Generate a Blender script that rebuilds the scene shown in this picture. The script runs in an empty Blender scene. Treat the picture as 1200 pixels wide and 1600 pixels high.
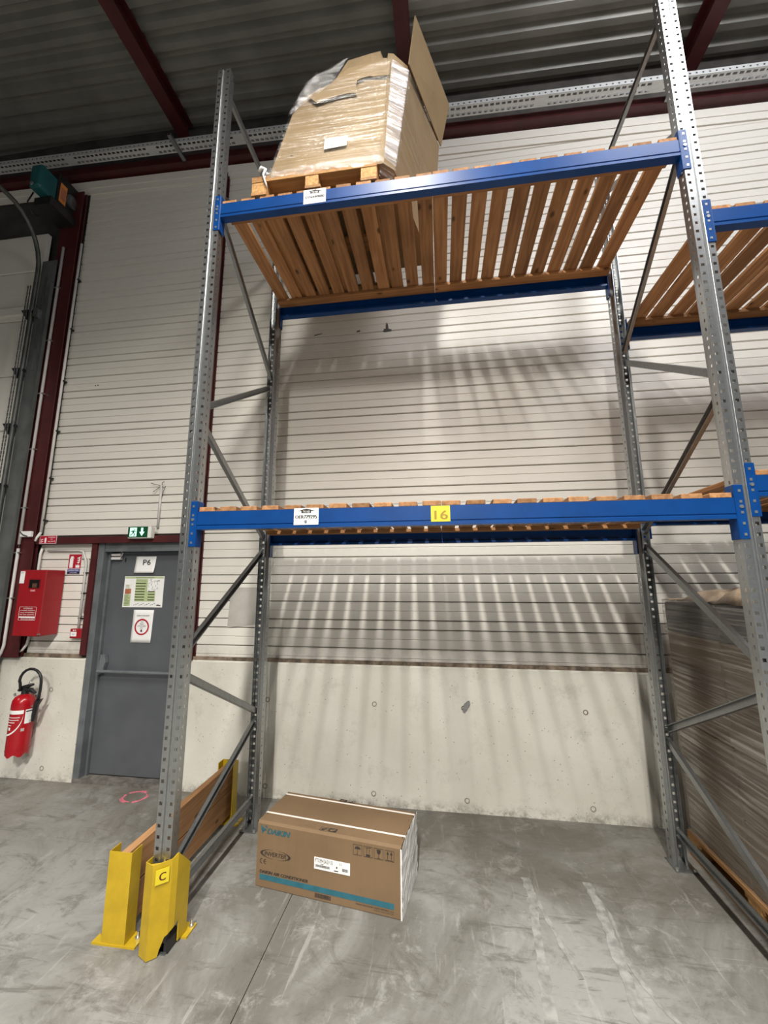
import bpy, bmesh, math, random
from mathutils import Vector, Matrix, Euler
random.seed(7)
S = bpy.context.scene
COL = S.collection
PI = math.pi

# ------------------------------------------------------------------ camera, world, lights, exposure
cam = bpy.data.cameras.new('camera'); co = bpy.data.objects.new('camera', cam); COL.objects.link(co); S.camera = co
F, YAW, PITCH, ROLL = 662.0, 0.1488, 0.1795, -0.0007
f = Vector((-math.sin(YAW)*math.cos(PITCH), math.cos(YAW)*math.cos(PITCH), math.sin(PITCH)))
r = Vector((math.cos(YAW), math.sin(YAW), 0)); u = r.cross(f)
c_, s_ = math.cos(ROLL), math.sin(ROLL)
r2 = c_*r + s_*u; u2 = -s_*r + c_*u
co.matrix_world = Matrix(((r2.x, u2.x, -f.x, 1.3383), (r2.y, u2.y, -f.y, -2.1617), (r2.z, u2.z, -f.z, 1.7194), (0, 0, 0, 1)))
cam.sensor_fit = 'VERTICAL'; cam.sensor_height = 36.0; cam.sensor_width = 27.0
cam.lens = F/1600*36.0
cam.shift_x = 11.36/1600; cam.shift_y = -11.01/1600
cam.clip_start = 0.05; cam.clip_end = 100

w = bpy.data.worlds.new('world'); S.world = w; w.use_nodes = True
w.node_tree.nodes['Background'].inputs[0].default_value = (0.90, 0.95, 1.0, 1)
w.node_tree.nodes['Background'].inputs[1].default_value = 0.03

def area(name, loc, sx, sy, power, col=(1, 0.955, 0.88), rot=(0, 0, 0), spread=180):
    l = bpy.data.lights.new(name, 'AREA'); l.shape = 'RECTANGLE'; l.size = sx; l.size_y = sy
    l.energy = power; l.color = col; l.spread = math.radians(spread)
    o = bpy.data.objects.new(name, l); COL.objects.link(o); o.location = loc; o.rotation_euler = rot
    return o
# rows of shaded tube lamps running front to back under the roof, behind the camera's view,
# plus unseen fill areas added to brighten the right wall, the front and the roof deck
area('tube_lamp', (1.12, -2.2, 6.1), 0.30, 2.4, 300, spread=145)
area('tube_lamp', (1.12, -6.7, 6.1), 0.20, 1.6, 1120, spread=155)
area('tube_lamp', (1.12, -12.5, 6.1), 0.20, 2.6, 950, spread=165)  # unseen far row, added as fill for the wall under the lower shelf
area('tube_lamp', (-5.6, -3.4, 6.2), 0.20, 3.0, 120, spread=130)
area('right_fill', (3.7, -1.0, 6.5), 1.6, 1.6, 190, (0.98, 0.98, 1.0), rot=(math.radians(40), 0, 0))  # added soft source, tilted to brighten the right and upper wall
area('front_fill', (4.5, -7.9, 2.0), 5.0, 3.6, 30, (0.93, 0.97, 1.0), rot=(PI/2, 0, 0))  # added frontal fill that picks out the roof ribs, no real opening
area('ceiling_fill_up', (1.12, -2.5, 6.14), 0.10, 2.6, 12, rot=(PI, 0, 0))  # added upward fill so the roof ribs show
area('ceiling_fill_up', (4.0, -1.6, 6.0), 0.10, 2.0, 60, rot=(PI, 0, 0))  # added upward fill, brightens the right of the roof deck, no tube here

S.view_settings.view_transform = 'Standard'; S.view_settings.look = 'None'
S.view_settings.gamma = 1.0; S.view_settings.use_curve_mapping = False
S.view_settings.exposure = -0.06

# ------------------------------------------------------------------ materials
MATS = {}
def newmat(name):
    m = bpy.data.materials.new(name); m.use_nodes = True
    nt = m.node_tree; return m, nt, nt.nodes['Principled BSDF']
def N(nt, t, **kw):
    n = nt.nodes.new(t)
    for k, v in kw.items(): setattr(n, k, v)
    return n
def mixc(nt, fac, a, b, mode='MIX'):
    n = N(nt, 'ShaderNodeMix', data_type='RGBA', blend_type=mode)
    for s, v in ((0, fac), (6, a), (7, b)):
        if isinstance(v, bpy.types.NodeSocket): nt.links.new(v, n.inputs[s])
        elif s == 0: n.inputs[s].default_value = v
        else: n.inputs[s].default_value = (*v, 1) if len(v) == 3 else v
    return n.outputs[2]
def noise(nt, vec, scale, detail=4, rough=0.55, dist=0.0):
    n = N(nt, 'ShaderNodeTexNoise'); n.inputs['Scale'].default_value = scale
    n.inputs['Detail'].default_value = detail; n.inputs['Roughness'].default_value = rough
    n.inputs['Distortion'].default_value = dist
    nt.links.new(vec, n.inputs['Vector']); return n.outputs[0]
def ramp(nt, val, a, b, ca=(0, 0, 0), cb=(1, 1, 1)):
    n = N(nt, 'ShaderNodeMapRange', interpolation_type='SMOOTHSTEP')
    n.inputs[1].default_value = a; n.inputs[2].default_value = b
    nt.links.new(val, n.inputs[0]); return n.outputs[0]
def mapping(nt, vec, scale=(1, 1, 1), rot=(0, 0, 0), loc=(0, 0, 0)):
    n = N(nt, 'ShaderNodeMapping'); n.inputs['Scale'].default_value = scale
    n.inputs['Rotation'].default_value = rot; n.inputs['Location'].default_value = loc
    nt.links.new(vec, n.inputs['Vector']); return n.outputs[0]
def coords(nt, world=False, rnd=False):
    if world:
        return N(nt, 'ShaderNodeNewGeometry').outputs['Position']
    v = N(nt, 'ShaderNodeTexCoord').outputs['Object']
    if rnd:
        oi = N(nt, 'ShaderNodeObjectInfo')
        m = N(nt, 'ShaderNodeVectorMath', operation='MULTIPLY_ADD')
        cb = N(nt, 'ShaderNodeCombineXYZ')
        for i in range(3): nt.links.new(oi.outputs['Random'], cb.inputs[i])
        nt.links.new(cb.outputs[0], m.inputs[0]); m.inputs[1].default_value = (37.1, 51.7, 23.3)
        nt.links.new(v, m.inputs[2]); v = m.outputs[0]
    return v
def bump(nt, p, h, strength=0.3, dist=0.01):
    b = N(nt, 'ShaderNodeBump'); b.inputs['Strength'].default_value = strength; b.inputs['Distance'].default_value = dist
    nt.links.new(h, b.inputs['Height']); nt.links.new(b.outputs[0], p.inputs['Normal'])
def mul(nt, a, k):
    n = N(nt, 'ShaderNodeMath', operation='MULTIPLY'); nt.links.new(a, n.inputs[0])
    if isinstance(k, bpy.types.NodeSocket): nt.links.new(k, n.inputs[1])
    else: n.inputs[1].default_value = k
    return n.outputs[0]

def simple(name, col, rough=0.5, metal=0.0, amt=0.15, scale=12, bmp=0.0, spec=0.5, world=False):
    """plain paint / metal / plastic with a little uneven wear"""
    if name in MATS: return MATS[name]
    m, nt, p = newmat(name); v = coords(nt, world)
    n = noise(nt, v, scale, 5)
    k = ramp(nt, n, 0.3, 0.7)
    a = tuple(min(1, x*(1+amt)) for x in col); b = tuple(x*(1-amt) for x in col)
    nt.links.new(mixc(nt, k, b, a), p.inputs['Base Color'])
    p.inputs['Roughness'].default_value = rough; p.inputs['Metallic'].default_value = metal
    p.inputs['Specular IOR Level'].default_value = spec
    if bmp: bump(nt, p, noise(nt, v, scale*6, 3), bmp, 0.004)
    MATS[name] = m; return m
def emit(name, col, st):
    m, nt, p = newmat(name); p.inputs['Base Color'].default_value = (*col, 1)
    p.inputs['Emission Color'].default_value = (*col, 1); p.inputs['Emission Strength'].default_value = st
    MATS[name] = m; return m

def wood(name, lo, hi, axis='Y', knots=True, rough=0.7):
    m, nt, p = newmat(name); v = coords(nt, rnd=True)
    sc = {'Y': (34, 1.6, 34), 'X': (1.6, 34, 34), 'Z': (34, 34, 1.6)}[axis]
    g = noise(nt, mapping(nt, v, sc), 1.0, 5, 0.6, 0.6)
    col = mixc(nt, ramp(nt, g, 0.32, 0.70), lo, hi)
    big = noise(nt, v, 2.5, 2)
    col = mixc(nt, mul(nt, ramp(nt, big, 0.4, 0.75), 0.45), col, tuple(x*0.72 for x in lo))
    oi = N(nt, 'ShaderNodeObjectInfo')
    br = N(nt, 'ShaderNodeMapRange'); br.inputs[3].default_value = 0.72; br.inputs[4].default_value = 1.18
    nt.links.new(oi.outputs['Random'], br.inputs[0])
    cb = N(nt, 'ShaderNodeCombineColor')
    for i in range(3): nt.links.new(br.outputs[0], cb.inputs[i])
    col = mixc(nt, 1.0, col, cb.outputs[0], 'MULTIPLY')
    if knots:
        vo = N(nt, 'ShaderNodeTexVoronoi'); vo.inputs['Scale'].default_value = 1.0
        ks = {'Y': (9, 4.6, 9), 'X': (4.6, 9, 9), 'Z': (9, 9, 4.6)}[axis]
        nt.links.new(mapping(nt, v, ks), vo.inputs['Vector'])
        kn = N(nt, 'ShaderNodeMapRange', interpolation_type='SMOOTHSTEP')
        kn.inputs[1].default_value = 0.06; kn.inputs[2].default_value = 0.17; kn.inputs[3].default_value = 0.85; kn.inputs[4].default_value = 0
        nt.links.new(vo.outputs['Distance'], kn.inputs[0])
        col = mixc(nt, kn.outputs[0], col, tuple(x*0.22 for x in lo))
    nt.links.new(col, p.inputs['Base Color']); p.inputs['Roughness'].default_value = rough
    p.inputs['Specular IOR Level'].default_value = 0.25
    bump(nt, p, g, 0.25, 0.004)
    MATS[name] = m; return m

def mk_panel():
    m, nt, p = newmat('white_panel'); v = coords(nt, True)
    col = mixc(nt, ramp(nt, noise(nt, v, 0.7, 4), 0.35, 0.7), (0.70, 0.675, 0.62), (0.75, 0.725, 0.67))
    st = noise(nt, mapping(nt, v, (1.1, 1, 9)), 2.6, 6, 0.7, 0.6)
    col = mixc(nt, mul(nt, ramp(nt, st, 0.60, 0.85), 0.22), col, (0.40, 0.37, 0.33))
    sc = noise(nt, mapping(nt, v, (9, 9, 9), (0.4, 0.7, 0.2)), 1.3, 7, 0.75, 2.5)
    col = mixc(nt, mul(nt, ramp(nt, sc, 0.70, 0.76), 0.5), col, (0.22, 0.21, 0.20))
    # a little grime rising from the ledge at the foot of the panels
    z = N(nt, 'ShaderNodeSeparateXYZ'); nt.links.new(v, z.inputs[0])
    g = N(nt, 'ShaderNodeMapRange', interpolation_type='SMOOTHSTEP')
    g.inputs[1].default_value = 1.05; g.inputs[2].default_value = 1.22; g.inputs[3].default_value = 1; g.inputs[4].default_value = 0
    nt.links.new(z.outputs[2], g.inputs[0])
    gn = mul(nt, g.outputs[0], ramp(nt, noise(nt, v, 5, 5, 0.7), 0.35, 0.75))
    col = mixc(nt, mul(nt, gn, 0.55), col, (0.20, 0.16, 0.12))
    nt.links.new(col, p.inputs['Base Color']); p.inputs['Roughness'].default_value = 0.36
    p.inputs['Specular IOR Level'].default_value = 0.45
    bump(nt, p, noise(nt, mapping(nt, v, (1, 1, 2.5)), 7.0, 3), 0.10, 0.02)
    MATS['white_panel'] = m; return m
def mk_concrete():
    m, nt, p = newmat('painted_concrete'); v = coords(nt, True)
    col = mixc(nt, ramp(nt, noise(nt, v, 1.6, 5), 0.3, 0.7), (0.57, 0.555, 0.49), (0.66, 0.645, 0.585))
    col = mixc(nt, mul(nt, ramp(nt, noise(nt, v, 6, 9, 0.75), 0.52, 0.7), 0.45), col, (0.42, 0.41, 0.36))
    vo = N(nt, 'ShaderNodeTexVoronoi'); vo.inputs['Scale'].default_value = 30; nt.links.new(v, vo.inputs['Vector'])
    pr = N(nt, 'ShaderNodeMapRange'); pr.inputs[1].default_value = 0.07; pr.inputs[2].default_value = 0.14
    pr.inputs[3].default_value = 1; pr.inputs[4].default_value = 0
    nt.links.new(vo.outputs['Distance'], pr.inputs[0])
    pm = mul(nt, pr.outputs[0], ramp(nt, noise(nt, v, 9, 4), 0.50, 0.58))
    col = mixc(nt, mul(nt, pm, 0.85), col, (0.06, 0.055, 0.05))
    sc = noise(nt, mapping(nt, v, (6, 6, 6), (0.3, 0.5, 0.9)), 1.5, 8, 0.8, 3)
    col = mixc(nt, mul(nt, ramp(nt, sc, 0.63, 0.71), 0.75), col, (0.13, 0.12, 0.11))
    # horizontal casting seam and grime at the foot
    z = N(nt, 'ShaderNodeSeparateXYZ'); nt.links.new(v, z.inputs[0])
    g = N(nt, 'ShaderNodeMapRange', interpolation_type='SMOOTHSTEP')
    g.inputs[1].default_value = 0.0; g.inputs[2].default_value = 0.10; g.inputs[3].default_value = 1; g.inputs[4].default_value = 0
    nt.links.new(z.outputs[2], g.inputs[0])
    col = mixc(nt, mul(nt, mul(nt, g.outputs[0], ramp(nt, noise(nt, v, 12, 6, 0.75), 0.4, 0.65)), 0.7), col, (0.13, 0.12, 0.10))
    nt.links.new(col, p.inputs['Base Color']); p.inputs['Roughness'].default_value = 0.8
    bump(nt, p, noise(nt, v, 26, 6, 0.6), 0.18, 0.01)
    MATS['painted_concrete'] = m; return m
def mk_floor():
    m, nt, p = newmat('floor_concrete'); v = coords(nt, True)
    a = noise(nt, v, 0.9, 8, 0.68, 0.8)
    col = mixc(nt, ramp(nt, a, 0.38, 0.62), (0.135, 0.130, 0.116), (0.265, 0.264, 0.250))
    b = noise(nt, mapping(nt, v, (1, 1, 1), (0, 0, 0.5)), 3.4, 12, 0.78, 0.9)
    col = mixc(nt, mul(nt, ramp(nt, b, 0.50, 0.64), 0.62), col, (0.092, 0.086, 0.073))
    b2 = noise(nt, mapping(nt, v, (1, 1, 1), (0, 0, 1.1), (4, 7, 0)), 5.0, 12, 0.78, 0.5)
    col = mixc(nt, mul(nt, ramp(nt, b2, 0.53, 0.66), 0.55), col, (0.35, 0.35, 0.335))
    # smears dragged by trucks on the left, lengthwise rub marks in the bay
    st = noise(nt, mapping(nt, v, (1.6, 9, 1), (0, 0, -0.62)), 1.7, 10, 0.75, 0.9)
    col = mixc(nt, mul(nt, ramp(nt, st, 0.54, 0.66), 0.62), col, (0.085, 0.080, 0.068))
    st2 = noise(nt, mapping(nt, v, (9, 0.8, 1), (0, 0, 0.10)), 2.2, 10, 0.75, 0.5)
    col = mixc(nt, mul(nt, ramp(nt, st2, 0.57, 0.68), 0.5), col, (0.38, 0.38, 0.365))
    for rot, k in ((0.9, 0.55), (-0.35, 0.4), (0.2, 0.4)):
        sc = noise(nt, mapping(nt, v, (1.1, 70, 1), (0, 0, rot)), 1.3, 4, 0.6, 0.4)
        col = mixc(nt, mul(nt, ramp(nt, sc, 0.68, 0.74), k), col, (0.36, 0.355, 0.34) if rot > 0 else (0.09, 0.085, 0.075))
    sp = noise(nt, v, 60, 8, 0.8)
    col = mixc(nt, mul(nt, ramp(nt, sp, 0.57, 0.72), 0.5), col, (0.075, 0.07, 0.06))
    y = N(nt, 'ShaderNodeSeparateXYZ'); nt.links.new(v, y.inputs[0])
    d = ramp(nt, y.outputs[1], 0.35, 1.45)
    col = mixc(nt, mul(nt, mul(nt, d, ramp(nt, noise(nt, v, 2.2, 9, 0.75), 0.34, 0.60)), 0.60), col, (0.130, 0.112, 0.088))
    nt.links.new(col, p.inputs['Base Color'])
    rr = N(nt, 'ShaderNodeMapRange'); rr.inputs[3].default_value = 0.42; rr.inputs[4].default_value = 0.75
    nt.links.new(b, rr.inputs[0]); nt.links.new(rr.outputs[0], p.inputs['Roughness'])
    p.inputs['Specular IOR Level'].default_value = 0.35
    bump(nt, p, noise(nt, v, 14, 9, 0.75), 0.2, 0.008)
    MATS['floor_concrete'] = m; return m
def mk_galv(name='galvanised', base=0.50, rough=0.42, metal=0.75):
    m, nt, p = newmat(name); v = coords(nt)
    n1 = noise(nt, v, 60, 3); n2 = noise(nt, mapping(nt, v, (1, 1, 0.12)), 30, 4)
    col = mixc(nt, ramp(nt, n1, 0.3, 0.7), (base*0.93, base*0.97, base*0.99), (base*1.05, base*1.08, base*1.09))
    col = mixc(nt, mul(nt, ramp(nt, n2, 0.5, 0.8), 0.35), col, (base*0.6,)*3)
    nt.links.new(col, p.inputs['Base Color']); p.inputs['Metallic'].default_value = metal
    p.inputs['Roughness'].default_value = rough
    MATS[name] = m; return m
def mk_card(name, col, lines=True):
    m, nt, p = newmat(name); v = coords(nt)
    c = mixc(nt, ramp(nt, noise(nt, v, 3, 5), 0.3, 0.7), tuple(x*0.90 for x in col), tuple(x*1.06 for x in col))
    c = mixc(nt, mul(nt, ramp(nt, noise(nt, mapping(nt, v, (90, 90, 1.2)), 1.0, 3), 0.4, 0.8), 0.14), c, tuple(x*0.65 for x in col))
    c = mixc(nt, mul(nt, ramp(nt, noise(nt, v, 16, 6, 0.7), 0.62, 0.8), 0.18), c, tuple(x*0.55 for x in col))
    nt.links.new(c, p.inputs['Base Color']); p.inputs['Roughness'].default_value = 0.72
    p.inputs['Specular IOR Level'].default_value = 0.25
    MATS[name] = m; return m
def mk_film(name, lo, hi, stretch, rot=(0, 0, 0), tint=(0.93, 0.93, 0.92), rough=0.12, bmp=0.5, diff=0.35):
    """clear stretch film: mostly see-through, glossy, with wrinkled strands"""
    m = bpy.data.materials.new(name); m.use_nodes = True; nt = m.node_tree; nt.nodes.clear()
    out = N(nt, 'ShaderNodeOutputMaterial'); v = coords(nt)
    n = noise(nt, mapping(nt, v, stretch, rot), 1.0, 6, 0.65, 0.8)
    big = noise(nt, v, 3.0, 3)
    tr = N(nt, 'ShaderNodeBsdfTransparent'); gl = N(nt, 'ShaderNodeBsdfGlossy'); df = N(nt, 'ShaderNodeBsdfDiffuse')
    gl.inputs['Roughness'].default_value = rough; gl.inputs['Color'].default_value = (1, 1, 1, 1)
    df.inputs['Color'].default_value = (*tint, 1)
    b = N(nt, 'ShaderNodeBump'); b.inputs['Strength'].default_value = bmp; b.inputs['Distance'].default_value = 0.03
    nt.links.new(n, b.inputs['Height']); nt.links.new(b.outputs[0], gl.inputs['Normal'])
    m1 = N(nt, 'ShaderNodeMixShader'); m1.inputs[0].default_value = diff
    nt.links.new(gl.outputs[0], m1.inputs[1]); nt.links.new(df.outputs[0], m1.inputs[2])
    k = N(nt, 'ShaderNodeMapRange', interpolation_type='SMOOTHSTEP')
    k.inputs[1].default_value = 0.42; k.inputs[2].default_value = 0.72; k.inputs[3].default_value = lo; k.inputs[4].default_value = hi
    nt.links.new(n, k.inputs[0])
    m2 = N(nt, 'ShaderNodeMixShader'); nt.links.new(k.outputs[0], m2.inputs[0])
    nt.links.new(tr.outputs[0], m2.inputs[1]); nt.links.new(m1.outputs[0], m2.inputs[2])
    nt.links.new(m2.outputs[0], out.inputs[0]); MATS[name] = m; return m

PANEL = mk_panel(); CONC = mk_concrete(); FLOOR = mk_floor()
GALV = mk_galv('galvanised', 0.42, 0.34, 0.94); GALVD = mk_galv('galvanised_dull', 0.30, 0.40, 0.92)
BLUE = simple('blue_powder_coat', (0.002, 0.042, 0.18), 0.36, 0, 0.10, 6, spec=0.25)
BLUED = simple('blue_powder_coat_dusty', (0.008, 0.05, 0.20), 0.5, 0, 0.2, 9)
WOODD = wood('deck_wood', (0.25, 0.118, 0.048), (0.43, 0.225, 0.10))
WOODX = wood('batten_wood', (0.26, 0.125, 0.05), (0.42, 0.215, 0.09), 'X')
WOODP = wood('pallet_wood', (0.31, 0.155, 0.055), (0.48, 0.27, 0.105), 'X')
WOODPY = wood('pallet_wood_long', (0.31, 0.155, 0.06), (0.46, 0.26, 0.11), 'Y')
WOODB = wood('barrier_wood', (0.30, 0.155, 0.07), (0.47, 0.26, 0.12), 'Y')
CHIP = simple('chipboard_block', (0.46, 0.25, 0.09), 0.8, 0, 0.3, 60)
YEL = simple('yellow_paint', (0.44, 0.295, 0.012), 0.42, 0, 0.10, 9)
RED = simple('oxide_red_paint', (0.062, 0.008, 0.009), 0.5, 0, 0.2, 5)
REDC = simple('cabinet_red', (0.29, 0.008, 0.013), 0.42, 0, 0.08, 4)
REDX = simple('extinguisher_red', (0.36, 0.006, 0.012), 0.25, 0, 0.05, 4)
GREYD = simple('door_grey', (0.085, 0.091, 0.102), 0.5, 0, 0.08, 5)
GREYF = simple('frame_grey', (0.112, 0.124, 0.132), 0.5, 0, 0.18, 7)
SILL = simple('dirty_sill', (0.14, 0.13, 0.115), 0.8, 0, 0.4, 14, 0.2)
DIRT = simple('dirty_sealant', (0.17, 0.13, 0.095), 0.9, 0, 0.55, 16, 0.4, world=True)
PIPE = simple('grey_plastic_pipe', (0.56, 0.545, 0.53), 0.5, 0, 0.06, 9)
PIPEW = simple('white_plastic_pipe', (0.70, 0.69, 0.66), 0.5, 0, 0.06, 9)
BLACK = simple('black_plastic', (0.012, 0.012, 0.013), 0.45, 0, 0.2, 10)
INK = simple('black_ink', (0.014, 0.012, 0.012), 0.6, 0, 0.1, 30)
INKB = simple('box_black_ink', (0.03, 0.022, 0.018), 0.7, 0, 0.1, 30)
PAPER = simple('white_paper', (0.80, 0.80, 0.79), 0.6, 0, 0.03, 10)
CREAM = simple('cream_paper', (0.74, 0.75, 0.66), 0.55, 0, 0.03, 10)
SYEL = simple('yellow_sticker', (0.62, 0.50, 0.02), 0.5, 0, 0.05, 10)
SYEL2 = simple('yellow_sticker_ink', (0.30, 0.19, 0.01), 0.5, 0, 0.05, 10)
CINK = simple('maroon_ink', (0.09, 0.012, 0.01), 0.5, 0, 0.05, 10)
SRED = simple('sign_red', (0.40, 0.012, 0.03), 0.45, 0, 0.05, 10)
SBLUE = simple('sign_blue', (0.09, 0.11, 0.30), 0.45, 0, 0.05, 10)
SGREEN = simple('sign_green', (0.004, 0.075, 0.03), 0.35, 0, 0.05, 10)
PLANG = simple('plan_green', (0.42, 0.50, 0.27), 0.5, 0, 0.06, 10)
PLAND = simple('plan_dark', (0.05, 0.055, 0.02), 0.5, 0, 0.06, 10)
PLANR = simple('plan_red', (0.50, 0.17, 0.09), 0.5, 0, 0.1, 10)
TEAL = simple('motor_teal', (0.010, 0.095, 0.105), 0.45, 0, 0.15, 8)
ORANGE = simple('orange_label', (0.75, 0.28, 0.06), 0.5, 0, 0.1, 20)
CARDA = mk_card('box_cardboard', (0.19, 0.124, 0.069))
CARDB = mk_card('carton_cardboard', (0.25, 0.178, 0.096))
CARDC = mk_card('load_cardboard', (0.17, 0.122, 0.08))
CARDN = simple('load_navy', (0.09, 0.095, 0.115), 0.6, 0, 0.2, 5)
STRIPE = simple('print_blue', (0.020, 0.118, 0.158), 0.65, 0, 0.12, 20)
LOGOB = simple('logo_blue', (0.022, 0.095, 0.12), 0.7, 0, 0.25, 60)
STRAP = simple('white_strap', (0.82, 0.76, 0.70), 0.4, 0, 0.04, 20)
SHEETW = simple('white_plastic_sheet', (0.74, 0.74, 0.73), 0.28, 0, 0.10, 18, 0.5)
DECKM = simple('roof_steel', (0.22, 0.22, 0.205), 0.45, 0.3, 0.14, 2.0)
VOID = simple('shade_backing', (0.06, 0.055, 0.05), 0.8, 0, 0.3, 5)  # dark backing, its tone stands for the shadow above the wall beam
CHROME = simple('zinc', (0.62, 0.62, 0.60), 0.3, 0.9, 0.1, 30)
TAPE = simple('tape_residue', (0.25, 0.247, 0.235), 0.75, 0, 0.30, 18)
PINK = simple('pink_spray', (0.62, 0.16, 0.21), 0.8, 0, 0.25, 30)
GREYP = simple('grey_film_sheet', (0.43, 0.41, 0.375), 0.45, 0, 0.08, 8)
FILM = mk_film('stretch_film', 0.0, 0.10, (1.2, 1.2, 55), (0, 0.06, 0), rough=0.16, bmp=0.35, diff=0.25)
FILMT = mk_film('loose_film', 0.06, 0.26, (10, 10, 26), (0, 0.7, 0), rough=0.10, bmp=0.6, diff=0.15)
FILMW = mk_film('glare_film', 0.10, 0.92, (3, 3, 42), (0.25, 0, 0), tint=(0.80, 0.80, 0.86), rough=0.2, bmp=0.5, diff=0.75)  # corner film, bright glare painted in as whitish colour
FILML = mk_film('load_film', 0.10, 0.55, (2, 1.2, 60), (0.28, 0, 0), tint=(0.36, 0.31, 0.26), rough=0.14, bmp=0.2, diff=0.6)
EXITG = emit('exit_glow', (0.55, 1.0, 0.78), 0.75)

# ------------------------------------------------------------------ mesh helpers
def mesh_obj(name, me, mat, parent=None):
    o = bpy.data.objects.new(name, me); COL.objects.link(o)
    if mat and not me.materials: me.materials.append(mat)
    if parent: o.parent = parent
    return o
class MB:
    def __init__(s): s.v = []; s.f = []
    def add(s, vs, fs):
        n = len(s.v); s.v += [tuple(a) for a in vs]; s.f += [tuple(n+i for i in q) for q in fs]; return s
    def box(s, x0, x1, y0, y1, z0, z1, M=None):
        vs = [(x, y, z) for z in (z0, z1) for y in (y0, y1) for x in (x0, x1)]
        if M: vs = [M @ Vector(a) for a in vs]
        return s.add(vs, [(0, 2, 3, 1), (4, 5, 7, 6), (0, 1, 5, 4), (2, 6, 7, 3), (0, 4, 6, 2), (1, 3, 7, 5)])
    def prism(s, poly, a0, a1, axis='X', M=None):
        """poly of 2-D points swept along an axis: X -> (y,z), Y -> (x,z), Z -> (x,y)"""
        mk = {'X': lambda p, a: (a, p[0], p[1]), 'Y': lambda p, a: (p[0], a, p[1]), 'Z': lambda p, a: (p[0], p[1], a)}[axis]
        n = len(poly); vs = [mk(p, a0) for p in poly] + [mk(p, a1) for p in poly]
        if M: vs = [M @ Vector(a) for a in vs]
        fs = [(i, (i+1) % n, n+(i+1) % n, n+i) for i in range(n)] + [tuple(range(n-1, -1, -1)), tuple(range(n, 2*n))]
        return s.add(vs, fs)
    def tube(s, pts, rad, seg=8, cap=True):
        pts = [Vector(p) for p in pts]; rads = rad if isinstance(rad, (list, tuple)) else [rad]*len(pts)
        n0 = len(s.v); up = None
        for i, p in enumerate(pts):
            d = ((pts[min(i+1, len(pts)-1)]-p).normalized() + (p-pts[max(i-1, 0)]).normalized())
            d = d.normalized() if d.length > 1e-6 else Vector((0, 0, 1))
            if up is None:
                up = Vector((0, 0, 1)) if abs(d.z) < .9 else Vector((1, 0, 0))
            a = d.cross(up); a = a.normalized() if a.length > 1e-6 else d.orthogonal().normalized()
            b = a.cross(d).normalized(); up = b
            for k in range(seg):
                t = 2*PI*k/seg; s.v.append(tuple(p + (a*math.cos(t)+b*math.sin(t))*rads[i]))
        for i in range(len(pts)-1):
            for k in range(seg):
                s.f.append((n0+i*seg+k, n0+i*seg+(k+1) % seg, n0+(i+1)*seg+(k+1) % seg, n0+(i+1)*seg+k))
        if cap:
            s.f.append(tuple(n0+k for k in range(seg))[::-1]); s.f.append(tuple(n0+(len(pts)-1)*seg+k for k in range(seg)))
        return s
    def cyl(s, p0, p1, rad, seg=12): return s.tube([p0, p1], rad, seg)
    def lathe(s, prof, c, seg=20):
        n0 = len(s.v); cx, cy, cz = c
        for (rr, z) in prof:
            for k in range(seg):
                t = 2*PI*k/seg; s.v.append((cx+rr*math.cos(t), cy+rr*math.sin(t), cz+z))
        for i in range(len(prof)-1):
            for k in range(seg):
                s.f.append((n0+i*seg+k, n0+i*seg+(k+1) % seg, n0+(i+1)*seg+(k+1) % seg, n0+(i+1)*seg+k))
        s.f.append(tuple(n0+k for k in range(seg))[::-1]); s.f.append(tuple(n0+(len(prof)-1)*seg+k for k in range(seg)))
        return s
    def mesh(s, name='m', smooth=False, bevel=0.0, weld=False):
        me = bpy.data.meshes.new(name); me.from_pydata(s.v, [], s.f)
        bm = bmesh.new(); bm.from_mesh(me)
        if weld: bmesh.ops.remove_doubles(bm, verts=bm.verts, dist=1e-4)
        bmesh.ops.recalc_face_normals(bm, faces=bm.faces)
        if bevel:
            es = [e for e in bm.edges if len(e.link_faces) == 2 and e.calc_face_angle(0) > 0.6]
            bmesh.ops.bevel(bm, geom=es, offset=bevel, segments=1, affect='EDGES', clamp_overlap=True)
        bm.to_mesh(me); bm.free()
        if smooth:
            for p in me.polygons: p.use_smooth = True
        me.update(); return me
    def obj(s, name, mat, parent=None, **k): return mesh_obj(name, s.mesh(name, **k), mat, parent)
def B(*a, **k): return MB().box(*a, **k)
def solid(me, t):
    """give a sheet mesh real thickness"""
    bm = bmesh.new(); bm.from_mesh(me)
    bmesh.ops.remove_doubles(bm, verts=bm.verts, dist=1e-4)
    bmesh.ops.recalc_face_normals(bm, faces=bm.faces)
    bm.normal_update(); bm.verts.index_update()
    n = len(bm.verts)
    V = [tuple(v.co) for v in bm.verts]+[tuple(v.co-v.normal*t) for v in bm.verts]
    Fc = [tuple(v.index for v in q.verts) for q in bm.faces]
    Fs = Fc+[tuple(n+i for i in reversed(q)) for q in Fc]
    for e in bm.edges:
        if len(e.link_faces) == 1:
            l = e.link_loops[0]; a, b = l.vert.index, l.link_loop_next.vert.index
            Fs.append((b, a, n+a, n+b))
    bm.free(); me.clear_geometry(); me.from_pydata(V, [], Fs); me.update(); return me

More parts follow.
